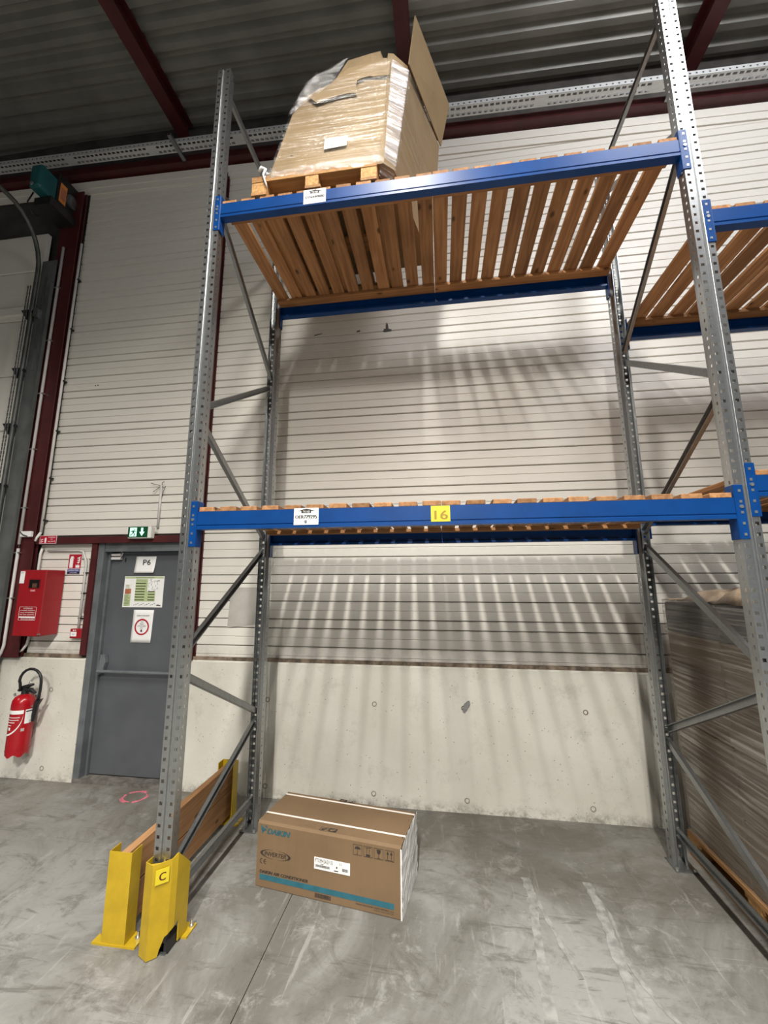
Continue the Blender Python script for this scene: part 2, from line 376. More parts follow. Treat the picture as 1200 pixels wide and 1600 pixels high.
def thing(name, label, cat, loc=(0, 0, 0), rz=0.0, group=None):
    o = bpy.data.objects.new(name, None); COL.objects.link(o); o.empty_display_size = 0.1
    o.location = loc; o.rotation_euler = (0, 0, rz); tag(o, label, cat, group); return o
def tag(o, label, cat, group=None):
    o['label'] = label; o['category'] = cat
    if group: o['group'] = group
    return o
def struct(o): o['kind'] = 'structure'; return o
def dup(o, loc=None, rz=None, label=None, parent=None):
    c = o.copy(); COL.objects.link(c)
    if parent: c.parent = parent
    if loc is not None: c.location = loc
    if rz is not None: c.rotation_euler = (0, 0, rz)
    if label: c['label'] = label
    for ch in list(o.children): dup(ch, parent=c)
    return c

TXT = {}
def text_mesh(s):
    if s in TXT: return TXT[s]
    cu = bpy.data.curves.new('t', 'FONT'); cu.body = s; cu.align_x = 'LEFT'; cu.resolution_u = 3
    o = bpy.data.objects.new('t', cu); COL.objects.link(o)
    dg = bpy.context.evaluated_depsgraph_get(); me = bpy.data.meshes.new_from_object(o.evaluated_get(dg))
    bpy.data.objects.remove(o); bpy.data.curves.remove(cu)
    TXT[s] = [tuple(v.co) for v in me.vertices], [tuple(p.vertices) for p in me.polygons]
    bpy.data.meshes.remove(me); return TXT[s]
def text(s, x0, x1, z0, z1, y, mat, parent, shear=0.0, name='lettering', bold=0, M=None, th=0.0006):
    """flat print filling the box x0..x1, z0..z1 on a face looking along -Y (or placed by M)"""
    V, Fs = text_mesh(s)
    if not V: return
    ax = min(v[0] for v in V); bx = max(v[0] for v in V); az = min(v[1] for v in V); bz = max(v[1] for v in V)
    vs = [(x0+(v[0]-ax)/(bx-ax)*(x1-x0)+shear*((v[1]-az)/(bz-az)-.5)*(z1-z0), y, z0+(v[1]-az)/(bz-az)*(z1-z0)) for v in V]
    m = MB(); m.add([M @ Vector(a) for a in vs] if M else vs, Fs)
    for k in range(bold):
        d = (k+1)*(z1-z0)*0.035
        vv = [(a[0]+d, a[1]-0.00004*(k+1), a[2]) for a in vs]
        m.add([M @ Vector(a) for a in vv] if M else vv, Fs)
    me = bpy.data.meshes.new(name); me.from_pydata(m.v, [], m.f); me.update()
    return mesh_obj(name, me, mat, parent)
def plate(x0, x1, z0, z1, y, mat, parent, name, th=0.001):
    return B(x0, x1, y-th, y, z0, z1).obj(name, mat, parent)
def poly_print(polys, y, mat, parent, name, th=0.0006):
    m = MB()
    for p in polys: m.prism(p, y-th, y, 'Y')
    return m.obj(name, mat, parent)

# ------------------------------------------------------------------ the setting
# floor: two poured slabs with a sawn joint between them
fl = struct(B(-9, 10, -8, 2.2, -0.25, -0.02).obj('floor', SILL))
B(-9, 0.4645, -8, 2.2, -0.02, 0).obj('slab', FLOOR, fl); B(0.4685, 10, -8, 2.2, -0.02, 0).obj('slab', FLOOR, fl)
def ribbon(pts, w0, seed, name, mat, th=0.0012):
    th += seed*0.0002
    rnd = random.Random(seed); L = []; Rr = []
    P = []
    for i in range(len(pts)-1):
        for t in range(6): P.append(Vector(pts[i]).lerp(Vector(pts[i+1]), t/6))
    P.append(Vector(pts[-1]))
    for i, p in enumerate(P):
        d = (P[min(i+1, len(P)-1)]-P[max(i-1, 0)]).normalized(); n = Vector((-d.y, d.x))
        L.append(p+n*w0*(0.5+rnd.uniform(-.18, .12))); Rr.append(p-n*w0*(0.5+rnd.uniform(-.18, .12)))
    m = MB(); k = len(P)
    vs = [(a.x, a.y, z) for z in (0.0, th) for a in L+Rr]
    fs = []
    for i in range(k-1):
        fs += [(2*k+i, 2*k+i+1, 3*k+i+1, 3*k+i), (i, k+i, k+i+1, i+1), (i, i+1, 2*k+i+1, 2*k+i), (k+i, 3*k+i, 3*k+i+1, k+i+1)]
    m.add(vs, fs); return m.obj(name, mat, fl)
ribbon([(1.783, .79), (1.785, .64), (1.775, .5), (1.745, .2), (1.72, -.07), (1.70, -.35)], 0.05, 1, 'tape_residue', TAPE)
ribbon([(1.795, .70), (1.83, .50), (1.86, .33), (1.90, .15)], 0.022, 2, 'tape_residue', TAPE)
ribbon([(2.125, .80), (2.13, .62), (2.115, .42), (2.10, .25), (2.09, .08), (2.085, -.12)], 0.05, 3, 'tape_residue', TAPE)
ribbon([(2.125, .36), (2.15, .19), (2.19, .06), (2.25, -.06)], 0.024, 4, 'tape_residue', TAPE)
m = MB(); rnd = random.Random(3)
for k in range(26):
    if rnd.random() < .15: continue
    a0, a1 = 2*PI*k/26, 2*PI*(k+.9)/26
    w_ = rnd.uniform(.010, .030)
    ring = [(math.cos(a)*(.085+q), math.sin(a)*(.075+q)) for a, q in ((a0, 0), (a1, 0), (a1, w_), (a0, w_))]
    m.prism([(-1.175+x, 1.32+y) for x, y in ring], 0, 0.001, 'Z')
m.obj('paint_mark', PINK, fl)

# back wall: backing, concrete plinth, horizontal cladding panels
wb = struct(MB().box(-2.95, -1.90, 1.52, 1.66, 0, 2.12).box(-0.92, 6.7, 1.52, 1.66, 0, 2.12).box(-6.5, 6.7, 1.52, 1.66, 2.12, 6.95)
            .box(-6.5, -2.95, 1.52, 1.66, 0, 2.12).obj('wall_back', VOID))
def plinth(x0, x1, top):
    return MB().prism([(1.46, 0.0), (1.46, top-0.012), (1.468, top), (1.52, top), (1.52, 0.0)], x0, x1, 'X').obj('concrete_plinth', CONC, wb)
pl = plinth(-2.94, -1.897, 1.03); pr_ = plinth(-0.92, 6.7, 1.045)
B(-2.56, -1.95, 1.466, 1.502, 1.03, 1.062).obj('sealant_strip', DIRT, wb)
B(-0.92, 6.7, 1.468, 1.502, 1.045, 1.072).obj('sealant_strip', DIRT, wb)
def tie_hole(x, z, parent, r_=0.016):
    mm = MB(); seg = 14
    ringp = [(r_*1.25, 0), (r_*1.25, -.004), (r_, -.005), (r_*.82, -.001), (r_*.80, 0)]
    n0 = 0
    for rr, yy in ringp:
        for k in range(seg): mm.v.append((x+rr*math.cos(2*PI*k/seg), 1.4605+yy, z+rr*math.sin(2*PI*k/seg)))
    for i in range(len(ringp)-1):
        for k in range(seg): mm.f.append((i*seg+k, i*seg+(k+1) % seg, (i+1)*seg+(k+1) % seg, (i+1)*seg+k))
    mm.f.append(tuple(4*seg+k for k in range(seg)))
    return mm.obj('tie_hole', DIRT if r_ < .0155 else simple('ring_grey', (.26, .25, .22), .8), parent)
for x, z in [(-.135, .746), (.775, .746), (-.125, .087), (.77, .089), (1.487, .087), (2.386, .093)]: tie_hole(x, z, pr_)
tie_hole(2.388, .749, pr_, 0.015)
for x, z in [(-2.21, .755), (-2.205, .098)]: tie_hole(x, z, pl)
an = MB().prism([(1.475, .735), (1.49, .725), (1.507, .745), (1.535, .79), (1.53, .80), (1.515, .795), (1.49, .775)], 1.425, 1.46, 'Y')
an.obj('anchor_stub', GALVD, pr_); tie_hole(1.485, .742, pr_, 0.0152)

PITCHZ, Z0 = 0.0766, 1.093
def edge(k): return (0.0028, 0.0045, 0.011) if k % 5 in (1, 3, 4) else (0.0008, 0.004, 0.0035)   # open joint / shallow crease
CACHE = {}
def strip(k, x0, x1):
    key = (k % 5, x0, x1)
    if key not in CACHE:
        g0, c0, d0 = edge(k); g1, c1, d1 = edge(k+1); h = PITCHZ
        CACHE[key] = MB().prism([(.022, g0), (d0, g0), (0, g0+c0), (0, h-g1-c1), (d1, h-g1), (.022, h-g1)], x0, x1, 'X').mesh('panel')
    o = mesh_obj('panel', CACHE[key], PANEL, wb); o.location = (0, 1.50, Z0+PITCHZ*k); return o
for k in range(-1, 66):
    z = Z0+PITCHZ*k
    if k >= 14: strip(k, -2.565, -0.92)
    elif -1 <= k < 13: strip(k, -2.565, -1.955)
    strip(k, -0.836, 6.7)
# roof line slopes gently down to the right
def zr(x, z): return z-0.04*(x-1.52)
def sloped(y0, y1, z0, z1, x0=-6.5, x1=6.7):
    vs = [(x, y, zr(x, z)) for x in (x0, x1) for y in (y0, y1) for z in (z0, z1)]
    return MB().add(vs, [(0, 1, 3, 2), (4, 6, 7, 5), (0, 4, 5, 1), (2, 3, 7, 6), (0, 2, 6, 4), (1, 5, 7, 3)])
t1 = struct(MB().add(*(lambda q: (q.v, q.f))(sloped(1.478, 1.50, 6.05, 6.14))).add(*(lambda q: (q.v, q.f))(sloped(1.485, 1.50, 5.975, 6.05))).obj('trim_1', PANEL))
# corrugated roof deck
per = 0.166; prof = []
y = -7.9
while y < 1.62:
    prof += [(y, 0), (y+0.052, 0), (y+0.082, 0.055), (y+0.136, 0.055)]; y += per
m = MB(); n = len(prof)
for x in (-9, 10):
    m.v += [(x, a, zr(x, 6.73)+b) for a, b in prof]
m.f += [(i, i+1, n+i+1, n+i) for i in range(n-1)]
me = solid(m.mesh('ceiling'), 0.004); ce = struct(mesh_obj('ceiling', me, DECKM))

# ------------------------------------------------------------------ roof steel, tray, columns
def ibeam(x, label):
    b = thing('roof_beam', label, 'roof beam', (x, 1.47, zr(x, 6.53)), group='red roof beams')
    MB().box(-.065, .065, -9.2, 0, 0, .012).obj('bottom_flange', RED, b)
    MB().box(-.065, .065, -9.2, 0, .188, .198).obj('top_flange', RED, b)
    MB().box(-.005, .005, -9.2, 0, .012, .188).obj('web', RED, b)
ibeam(-1.385, 'dark red roof beam running to the wall above the grey exit door')
ibeam(1.125, 'dark red roof beam rising behind the wrapped carton on the top shelf')
ibeam(3.77, 'dark red roof beam behind the right-hand rack upright')
pu = sloped(1.40, 1.50, 6.165, 6.245).obj('wall_beam', RED)
tag(pu, 'long dark red steel beam along the top of the back wall, below the perforated tray', 'steel beam')
for xa, xb, y0, nm, lb in ((-2.80, -2.565, 1.41, 'left', 'broad dark red steel column beside the roller door guide, left of the exit door'), (-0.92, -0.836, 1.44, 'mid', 'narrow dark red steel column on the wall just right of the exit door, behind the rack upright')):
    c = thing('steel_column', lb, 'column', ((xa+xb)/2, y0, 1.031 if nm == 'left' else 1.046), group='red steel columns')
    hw = (xb-xa)/2; zt = 6.10; zb = 1.031 if nm == 'left' else 1.046
    MB().box(-hw, hw, 0, .012, 0, zt-zb).obj('front_flange', RED, c)
    MB().box(-hw*.12, hw*.12, .012, .045, 0, zt-zb).obj('web', RED, c)
    MB().box(-hw, hw, .045, .057, 0, zt-zb).obj('back_flange', RED, c)
li = struct(B(-2.565, -0.845, 1.43, 1.52, 2.083, 2.146).obj('trim_2', RED))
sd = struct(B(-1.955, -1.897, 1.445, 1.52, 1.062, 2.083).obj('trim_3', RED))

# perforated cable tray along the wall
def perf_sheet(segs, pitch, count, z0=0.0):
    """segs: list of (p0,p1,hole) with hole=None or (a,b,c,d): hole spans a..b across the segment, c..d along the pitch"""
    m = MB()
    for p0, p1, h in segs:
        P0, P1 = Vector(p0), Vector(p1)
        for i in range(count):
            za, zb = z0+i*pitch, z0+(i+1)*pitch
            if h is None or (len(h) > 4 and not h[4](i)):
                m.add([(*P0, za), (*P1, za), (*P1, zb), (*P0, zb)], [(0, 1, 2, 3)]); continue
            a, b = P0.lerp(P1, h[0]), P0.lerp(P1, h[1]); c, d = za+h[2]*pitch, za+h[3]*pitch
            us = [P0, a, b, P1]; zs = [za, c, d, zb]
            vs = [(*q, zz) for zz in zs for q in us]
            fs = [(j*4+i2, j*4+i2+1, j*4+i2+5, j*4+i2+4) for j in range(3) for i2 in range(3) if not (i2 == 1 and j == 1)]
            m.add(vs, fs)
    return m
gap = lambda i: (i % 19) not in (17, 18)
seg = [((0, .05), (0, 0), (.35, .65, .35, .65)), ((0, 0), (.05, 0), (.30, .72, .14, .80, gap)), ((.05, 0), (.105, 0), (.30, .72, .14, .80, gap)), ((.105, 0), (.105, .05), (.35, .65, .35, .65))]
tm = perf_sheet(seg, 0.053, 190).mesh('tray'); solid(tm, 0.0015)
th = math.atan(-0.04)
tr = thing('cable_tray', 'long perforated galvanised cable tray hung along the top of the back wall', 'cable tray', (-4.6, 1.222, zr(-4.6, 6.2)))
to = mesh_obj('channel', tm, mk_galv('tray_zinc', 0.62, 0.5, 0.35), tr)
to.rotation_euler = Matrix(((0, 0, 1), (1, 0, 0), (0, 1, 0))).to_euler()      # sheet (x,y,z) -> (y,z,x)
tr.rotation_euler = (0, -th, 0)
for x in (-1.33, 3.53):
    MB().box(x+4.6-.022, x+4.6-.012, -.10, .27, -.028, -.001).box(x+4.6+.008, x+4.6+.018, -.10, .27, -.028, -.001).box(x+4.6-.022, x+4.6+.018, -.10, .27, -.030, -.026).obj('bracket', GALVD, tr)

# ------------------------------------------------------------------ grey exit door
d1 = struct(MB().box(-1.897, -1.835, 1.465, 1.64, 0.03, 2.083).box(-0.985, -0.92, 1.465, 1.64, 0.03, 2.083).box(-1.835, -0.985, 1.475, 1.64, 2.005, 2.083)
            .box(-1.835, -1.815, 1.53, 1.64, 0.03, 2.005).box(-1.005, -0.985, 1.53, 1.64, 0.03, 2.005).obj('door_1', GREYF))
MB().box(-1.815, -1.005, 1.555, 1.60, 0.04, 1.985).obj('leaf', GREYD, d1, bevel=.003)
MB().box(-1.897, -0.92, 1.46, 1.68, -0.001, 0.03).obj('sill', SILL, d1)
MB().tube([(-1.80, 1.50, .915), (-1.05, 1.50, .915)], .015, 8).obj('push_bar', GREYF, d1)
MB().prism([(-1.80, .88), (-1.755, .90), (-1.735, .99), (-1.75, 1.06), (-1.79, 1.06), (-1.80, .95)], 1.505, 1.552, 'Y').obj('lock_case', GREYF, d1, bevel=.003)
MB().box(-1.80, -1.70, 1.515, 1.552, 1.93, 1.955).box(-1.80, -1.70, 1.515, 1.552, 1.965, 1.99).obj('door_closer', PIPE, d1, bevel=.003)
MB().tube([(-1.70, 1.52, 1.95), (-1.67, 1.51, 1.99), (-1.71, 1.50, 2.03), (-1.76, 1.50, 2.05)], .004, 6).obj('closer_cable', PIPE, d1)
MB().box(-1.672, -1.664, 1.548, 1.555, 1.91, 1.95).obj('latch_stop', INK, d1)
# papers taped to the door
def sheet(name, label, cat, x0, x1, z0, z1, y, mat, curl=0.0, th=0.0015):
    t = thing(name, label, cat, ((x0+x1)/2, y, z0)); m = MB(); n = 8; X = (x1-x0)/2; Z = z1-z0
    vs = []; fs = []
    for q in (0, 1):
        for j in range(n+1):
            zz = Z*j/n; dy = -curl*(1-j/n)**2
            for i in range(n+1):
                xx = -X+2*X*i/n; vs.append((xx-.06*X*(1-j/n)*(1 if curl else 0), dy*(0.6+.4*i/n)-th*q, zz))
    W = n+1
    for j in range(n):
        for i in range(n):
            a = j*W+i; fs += [(a, a+1, a+W+1, a+W), (W*W+a, W*W+a+W, W*W+a+W+1, W*W+a+1)]
    for i in range(n):
        fs += [(i, W*W+i, W*W+i+1, i+1), (n*W+i, n*W+i+1, W*W+n*W+i+1, W*W+n*W+i)]
        a, b = i*W, (i+1)*W; fs += [(a, b, W*W+b, W*W+a), (a+n, W*W+a+n, W*W+b+n, b+n)]
    m.add(vs, fs); m.obj('sheet', mat, t, smooth=True); return t
t = sheet('paper_sign', 'white paper sheet marked P6, uppermost on the grey door', 'paper sign', -1.555, -1.345, 1.805, 1.96, 1.553, PAPER, 0.02)
text('P6', -.025, .055, .075, .125, -.0100, INK, t)
t = sheet('evacuation_plan', 'green and white evacuation plan board in the middle of the grey door', 'notice', -1.655, -1.243, 1.485, 1.773, 1.553, CREAM)
plate(-.206, .206, 0, .288, -.0016, PAPER, t, 'border', .0006)
plate(-.200, .200, .268, .284, -.0023, PLANG, t, 'header')
text("PLAN D'EVACUATION", -.085, .10, .270, .281, -.0040, PLAND, t)
plate(-.085, .125, .055, .262, -.0023, PLANG, t, 'floor_area')
plate(.04, .150, .145, .262, -.0024, PAPER, t, 'floor_area')
m = MB()
for k in range(8):
    z = .064+k*.0255
    m.box(-.085, .015+.008*(k > 4), -.0036, -.0030, z, z+.009 if k < 7 else z+.003)
    if k < 4: m.box(.050, .118, -.0036, -.0030, z, z+.009)
m.obj('rack_rows', PLAND, t)
m = MB(); rnd = random.Random(5)
for k in range(26):
    x = rnd.uniform(.045, .145); z = rnd.uniform(.15, .255); a = rnd.random() < .5
    m.box(x, x+(.022 if a else .002), -.0042, -.0036, z, z+(.002 if a else .018))
m.obj('plan_lines', INK, t)
plate(-.192, -.128, .125, .170, -.0023, PLANR, t, 'red_block'); plate(-.195, -.128, .012, .120, -.0023, PLANG, t, 'green_block'); plate(-.192, -.128, .172, .215, -.0023, CREAM, t, 'pale_block')
m = MB()
for k in range(15):
    z = .018+k*.0132; m.box(-.188, -.188+rnd.uniform(.03, .055), -.0040, -.0034, z, z+.003)
for k in range(14):
    x = -.09+k*.019; m.box(x, x+.013, -.0040, -.0034, .020+.006*(k % 3), .024+.006*(k % 3))
m.box(.150, .190, -.0040, -.0034, .014, .022); m.obj('small_print', INK, t)['kind'] = 'stuff'
t = sheet('paper_sign', 'white notice with a red ring and arrow, lowest of the papers on the grey door', 'paper sign', -1.528, -1.322, 1.168, 1.462, 1.553, PAPER, 0.004)
text('ZONE DE SECURITE', -.065, .065, .236, .247, -.0045, INK, t)
def annulus(cx, cz, ra, rb, y, mat, parent, name, a0=0, a1=2*PI, seg=36, sx=1.0):
    m = MB()
    for k in range(seg):
        p, q = a0+(a1-a0)*k/seg, a0+(a1-a0)*(k+1)/seg
        m.prism([(cx+sx*ra*math.cos(p), cz+ra*math.sin(p)), (cx+sx*rb*math.cos(p), cz+rb*math.sin(p)), (cx+sx*rb*math.cos(q), cz+rb*math.sin(q)), (cx+sx*ra*math.cos(q), cz+ra*math.sin(q))], y-.0006, y, 'Y')
    return m.obj(name, mat, parent, weld=True)
annulus(-.004, .140, .060, .074, -.0045, SRED, t, 'red_ring')
for s_, zz in (('NE', .178), ('RIEN', .160), ('STOCKER', .142), ('ICI', .124)):
    hw = {'NE': .012, 'RIEN': .020, 'STOCKER': .042, 'ICI': .012}[s_]; text(s_, -.006-hw, -.006+hw, zz, zz+.011, -.0045, INK, t)
poly_print([[(-.011, .118), (-.001, .118), (-.001, .106), (.008, .106), (-.006, .092), (-.020, .106), (-.011, .106)]], -.0045, INK, t, 'arrow')

# exit sign above the door
ex = thing('exit_sign', 'green and white lit exit sign over the grey door', 'exit sign', (-1.415, 1.43, 2.118))
MB().box(-.118, .118, -.055, 0, 0, .108).obj('housing', PIPEW, ex, bevel=.004)
MB().box(-.115, .085, -.058, -.055, .008, .106).obj('face', SGREEN, ex)
poly_print([[(-.095, .016), (-.025, .016), (-.025, .098), (-.095, .098)]], -.0585, EXITG, ex, 'doorway_panel')
poly_print([[(-.055, .080), (-.047, .087), (-.040, .080), (-.047, .073)], [(-.065, .072), (-.045, .070), (-.052, .048), (-.068, .050)], [(-.064, .072), (-.085, .064), (-.088, .056), (-.066, .062)],
            [(-.046, .070), (-.036, .058), (-.028, .060), (-.040, .070)], [(-.066, .050), (-.058, .048), (-.074, .030), (-.090, .024), (-.092, .031), (-.078, .036)], [(-.058, .050), (-.050, .048), (-.040, .036), (-.048, .018), (-.055, .019), (-.050, .034)]],
           -.0592, SGREEN, ex, 'running_figure')
poly_print([[(.018, .096), (.040, .096), (.040, .058), (.056, .058), (.029, .020), (.002, .058), (.018, .058)]], -.0588, EXITG, ex, 'arrow')
cd = thing('conduit', 'short grey conduit with cut wires rising above the exit sign', 'conduit', (-1.315, 1.488, 2.226))
MB().tube([(0, 0, 0), (0, 0, .415)], .012, 8).obj('pipe', PIPE, cd, smooth=True)
MB().tube([(-.005, 0, .41), (-.045, -.01, .37), (-.075, -.015, .345), (-.06, -.015, .36)], .0028, 5).tube([(.004, 0, .41), (.03, -.01, .385), (.055, -.015, .40), (.03, -.01, .35), (.018, -.005, .30)], .0028, 5).tube([(0, 0, .41), (-.05, -.02, .42), (-.10, -.02, .435)], .003, 5).tube([(.004, 0, .41), (.02, -.02, .435), (.04, -.02, .445)], .003, 5).obj('loose_wires', BLACK, cd)

# ------------------------------------------------------------------ roller door far left, guide, motor
d2 = struct(B(-6.2, -6.15, 1.40, 1.47, 0, 5.6).obj('door_2', GREYF))
zz = [.16, .78, 1.40, 2.02, 2.635, 3.26, 3.87, 4.52, 5.12, 5.60]
for a, b in zip(zz[:-1], zz[1:]):
    MB().prism([(1.455, a+.003), (1.408, a+.003), (1.40, a+.012), (1.40, b-.015), (1.408, b-.004), (1.455, b-.004)], -6.15, -2.95, 'X').obj('door_panel', PANEL, d2)
MB().prism([(1.40, 4.56), (1.375, 4.56), (1.365, 4.575), (1.365, 4.66), (1.375, 4.675), (1.40, 4.675)], -6.15, -2.97, 'X').obj('stiffener', PANEL, d2)
for z in (2.02, 2.635, 3.26, 3.87, 4.54):
    MB().prism([(-3.045, z+.05), (-2.96, z+.05), (-2.96, z-.07)], 1.33, 1.40, 'Y').cyl((-2.975, 1.345, z+.02), (-2.90, 1.345, z+.02), .02, 10).obj('hinge', BLACK, d2)
gd = thing('door_guide', 'dark grey steel guide rail of the roller door, beside the broad red column', 'guide rail', (-2.83, 1.37, 0))
MB().box(-.085, .095, 0, .006, 0, 5.2).box(.089, .095, -.03, 0, 0, 4.9).obj('angle_plate', GREYD if False else simple('guide_grey', (.125, .135, .13), .55, .3, .2, 4), gd)
pts = [(-.095, -.03, .0), (-.095, -.03, 2.5), (-.095, -.03, 5.05)]
pts += [(-.095, -.03-.42*(1-math.cos(t)), 5.05+.56*math.sin(t)) for t in [k*PI/2/8 for k in range(1, 9)]] + [(-.095, -1.8, 5.62)]
MB().tube(pts, .022, 8).obj('curved_rail', simple('rail_steel', (.10, .105, .10), .5, .6, .2, 8), gd, smooth=True)
MB().box(-.02, .012, -.007, 0, 3.9, 5.0).box(-.05, -.02, -.05, 0, 4.5, 4.6).obj('slot_bar', GALVD, gd)
ch = thing('hoist_chain', 'thin doubled hand chain hanging beside the roller door guide', 'chain', (-2.955, 1.29, .6))
m = MB()
for j, dx in enumerate((0, .03)):
    for k in range(105):
        z = .05+k*.040; a = .006 if k % 2 else .002; b_ = .002 if k % 2 else .006
        m.box(dx-a, dx+a, -b_, b_, z, z+.036)
o = m.obj('links', GALVD, ch); o['kind'] = 'stuff'
mo = thing('door_motor', 'teal and black roller door motor with an orange label at the column top', 'motor', (-2.72, 1.20, 5.70))
MB().box(-.09, .06, -.20, 0, .06, .34).obj('motor_body', TEAL, mo, bevel=.025)
MB().box(-.09, .055, 0, .25, .03, .44).obj('gear_case', BLACK, mo, bevel=.012)
m = MB().cyl((.055, .17, .22), (.075, .17, .22), .075, 18); m.obj('drum', GREYD, mo)
annul = MB().cyl((.075, .17, .22), (.08, .17, .22), .05, 16).obj('drum_hub', GALVD, mo)
MB().box(.056, .060, .02, .10, .10, .33).obj('orange_label', ORANGE, mo)
MB().box(.0602, .0606, .03, .09, .14, .28).obj('label_print', PLANR, mo)
MB().box(-.10, .10, -.10, .21, -.06, .03).obj('mount_plate', BLACK, mo)
MB().tube([(-.10, -.12, .08), (-.13, -.14, -.05), (-.12, -.08, -.14), (-.10, -.03, -.12)], .008, 6).obj('cable', BLACK, mo, smooth=True)
MB().cyl((-.04, -.205, .10), (-.04, -.195, .10), .02, 10).obj('cap', CHROME, mo)

# conduits on the broad column
p1 = thing('conduit', 'long pale conduit clipped down the front of the broad red column', 'conduit', (-2.705, 1.392, 1.02))
MB().tube([(-.06, .01, .0), (-.02, 0, .05), (0, 0, .12), (0, 0, 1.02)], .014, 8).obj('pipe', PIPE, p1, smooth=True)
MB().tube([(0, 0, 1.06), (0, 0, 4.35)], .014, 8).obj('pipe', PIPE, p1, smooth=True)
MB().tube([(0, 0, 1.0), (.004, 0, 1.03), (0, 0, 1.08)], .006, 6).obj('cable', BLACK, p1)
for z in (.55, .98, 1.42, 2.02, 2.62, 3.22, 3.85):
    MB().box(-.032, .026, -.012, .016, z-.006, z+.006).obj('clip', CHROME, p1)
p2 = thing('conduit', 'long white conduit on the right edge of the broad red column', 'conduit', (-2.548, 1.455, 2.20))
MB().tube([(0, 0, 0), (0, 0, 3.25)], .013, 8).obj('pipe', PIPEW, p2, smooth=True)
MB().tube([(-.02, -.03, -.09), (-.012, -.02, -.05), (0, 0, 0)], .013, 8).obj('bend', PIPEW, p2, smooth=True)
for z in (.12, .55, 1.05, 1.6, 2.2, 2.8): MB().box(-.018, .024, -.006, .036, z-.008, z+.008).obj('clip', BLACK, p2)
p3 = thing('conduit', 'white conduit running behind the red cabinet down to the plinth', 'conduit', (-2.535, 1.47, 1.07))
MB().tube([(-.09, -.03, .0), (-.04, -.01, .02), (-.012, 0, .07), (0, 0, .14), (0, 0, .92), (.015, 0, .975)], .012, 8).obj('pipe', PIPEW, p3, smooth=True)
p4 = thing('conduit', 'thin grey conduit bending down from the lintel to the red call point', 'conduit', (-2.03, 1.485, 1.285))
MB().tube([(0, 0, 0), (0, 0, .60), (-.01, 0, .64), (-.05, 0, .725), (-.10, 0, .735), (-.44, 0, .735)], .011, 8).tube([(.03, .002, .15), (.03, .002, .58), (.01, .002, .66)], .006, 6).obj('pipe', PIPE, p4, smooth=True)
for z in (.10, .33, .52): MB().box(-.014, .045, -.008, .014, z-.006, z+.006).obj('clip', BLACK, p4)
jb = thing('junction_box', 'small white junction box on top of the lintel at the broad column', 'junction box', (-2.635, 1.385, 2.15))
MB().box(-.06, .06, -.01, .022, 0, .055).obj('box', PAPER, jb, bevel=.004)
MB().tube([(-.06, -.012, .05), (-.02, -.016, .02), (.03, -.014, .005)], .005, 6).obj('cable', BLACK, jb)

# red signs, cabinet, call point, extinguisher
rs = thing('warning_sign', 'small red and white fire instruction plate on the lintel', 'sign', (-2.425, 1.428, 2.085))
plate(-.093, .093, 0, .080, 0, PAPER, rs, 'border', .002); plate(-.090, .090, .003, .077, -.002, SRED, rs, 'plate', .001)
poly_print([[(-.035, .010), (-.018, .010), (-.016, .050), (-.026, .062), (-.037, .050)], [(-.080, .012), (-.050, .020), (-.055, .026), (-.080, .020)], [(-.080, .030), (-.052, .040), (-.056, .046), (-.080, .038)]], -.0032, PAPER, rs, 'pictogram')
text('CONSIGNES', .0, .080, .056, .067, -.0032, PAPER, rs); text('DE', .028, .050, .038, .047, -.0032, PAPER, rs); text('SECURITE', .0, .080, .016, .027, -.0032, PAPER, rs)
fs_ = thing('extinguisher_sign', 'red and blue fire extinguisher sign on the panels left of the door', 'sign', (-2.165, 1.496, 1.797))
plate(-.072, .072, .048, .190, 0, PAPER, fs_, 'border', .002); plate(-.069, .069, .051, .187, -.002, SRED, fs_, 'plate', .001)
poly_print([[(-.055, .058), (-.018, .058), (-.018, .140), (-.026, .155), (-.026, .168), (-.046, .168), (-.048, .155), (-.055, .140)], [(-.026, .160), (-.010, .140), (-.012, .152), (-.024, .172)]], -.0032, PAPER, fs_, 'extinguisher_picture')
poly_print([[(.014, .058), (.055, .058), (.058, .085), (.046, .075), (.040, .098), (.028, .078), (.014, .090)], [(.020, .110), (.045, .100), (.058, .120), (.040, .116)], [(.022, .130), (.050, .120), (.060, .145), (.042, .136)], [(.020, .150), (.048, .142), (.060, .166), (.040, .158)]], -.0032, PAPER, fs_, 'flames')
plate(-.072, .062, .020, .046, 0, SBLUE, fs_, 'blue_plate', .002); plate(-.072, .062, 0, .019, 0, simple('sign_navy', (.012, .014, .06), .45), fs_, 'navy_plate', .002)
text('EXTINCTEUR', -.060, .050, .026, .040, -.0024, PAPER, fs_); text('A POUDRE', -.045, .035, .005, .014, -.0024, PAPER, fs_)
cb_ = thing('fire_cabinet', 'tall red metal cabinet with small window on the wall left of the door', 'cabinet', (-2.385, 1.49, 1.238))
MB().box(-.135, .135, -.20, 0, 0, .592).obj('body', REDC, cb_, bevel=.006)
MB().box(-.133, .133, -.204, -.20, .004, .588).obj('front_door', REDC, cb_, bevel=.002)
MB().box(-.03, .09, -.207, -.204, .425, .510).obj('window_frame', simple('dark_red', (.16, .006, .01), .4), cb_)
MB().box(-.022, .082, -.2085, -.207, .430, .502).obj('window_pane', simple('dark_glass', (.012, .010, .008), .12), cb_)
MB().box(.012, .060, -.2095, -.2085, .432, .470).obj('pull_lever', simple('lever_tan', (.10, .05, .03), .5), cb_)
plate(-.008, .050, .392, .418, -.2045, SRED, cb_, 'window_tag'); text('CASSER', -.004, .046, .398, .411, -.2060, PAPER, cb_)
m = MB()
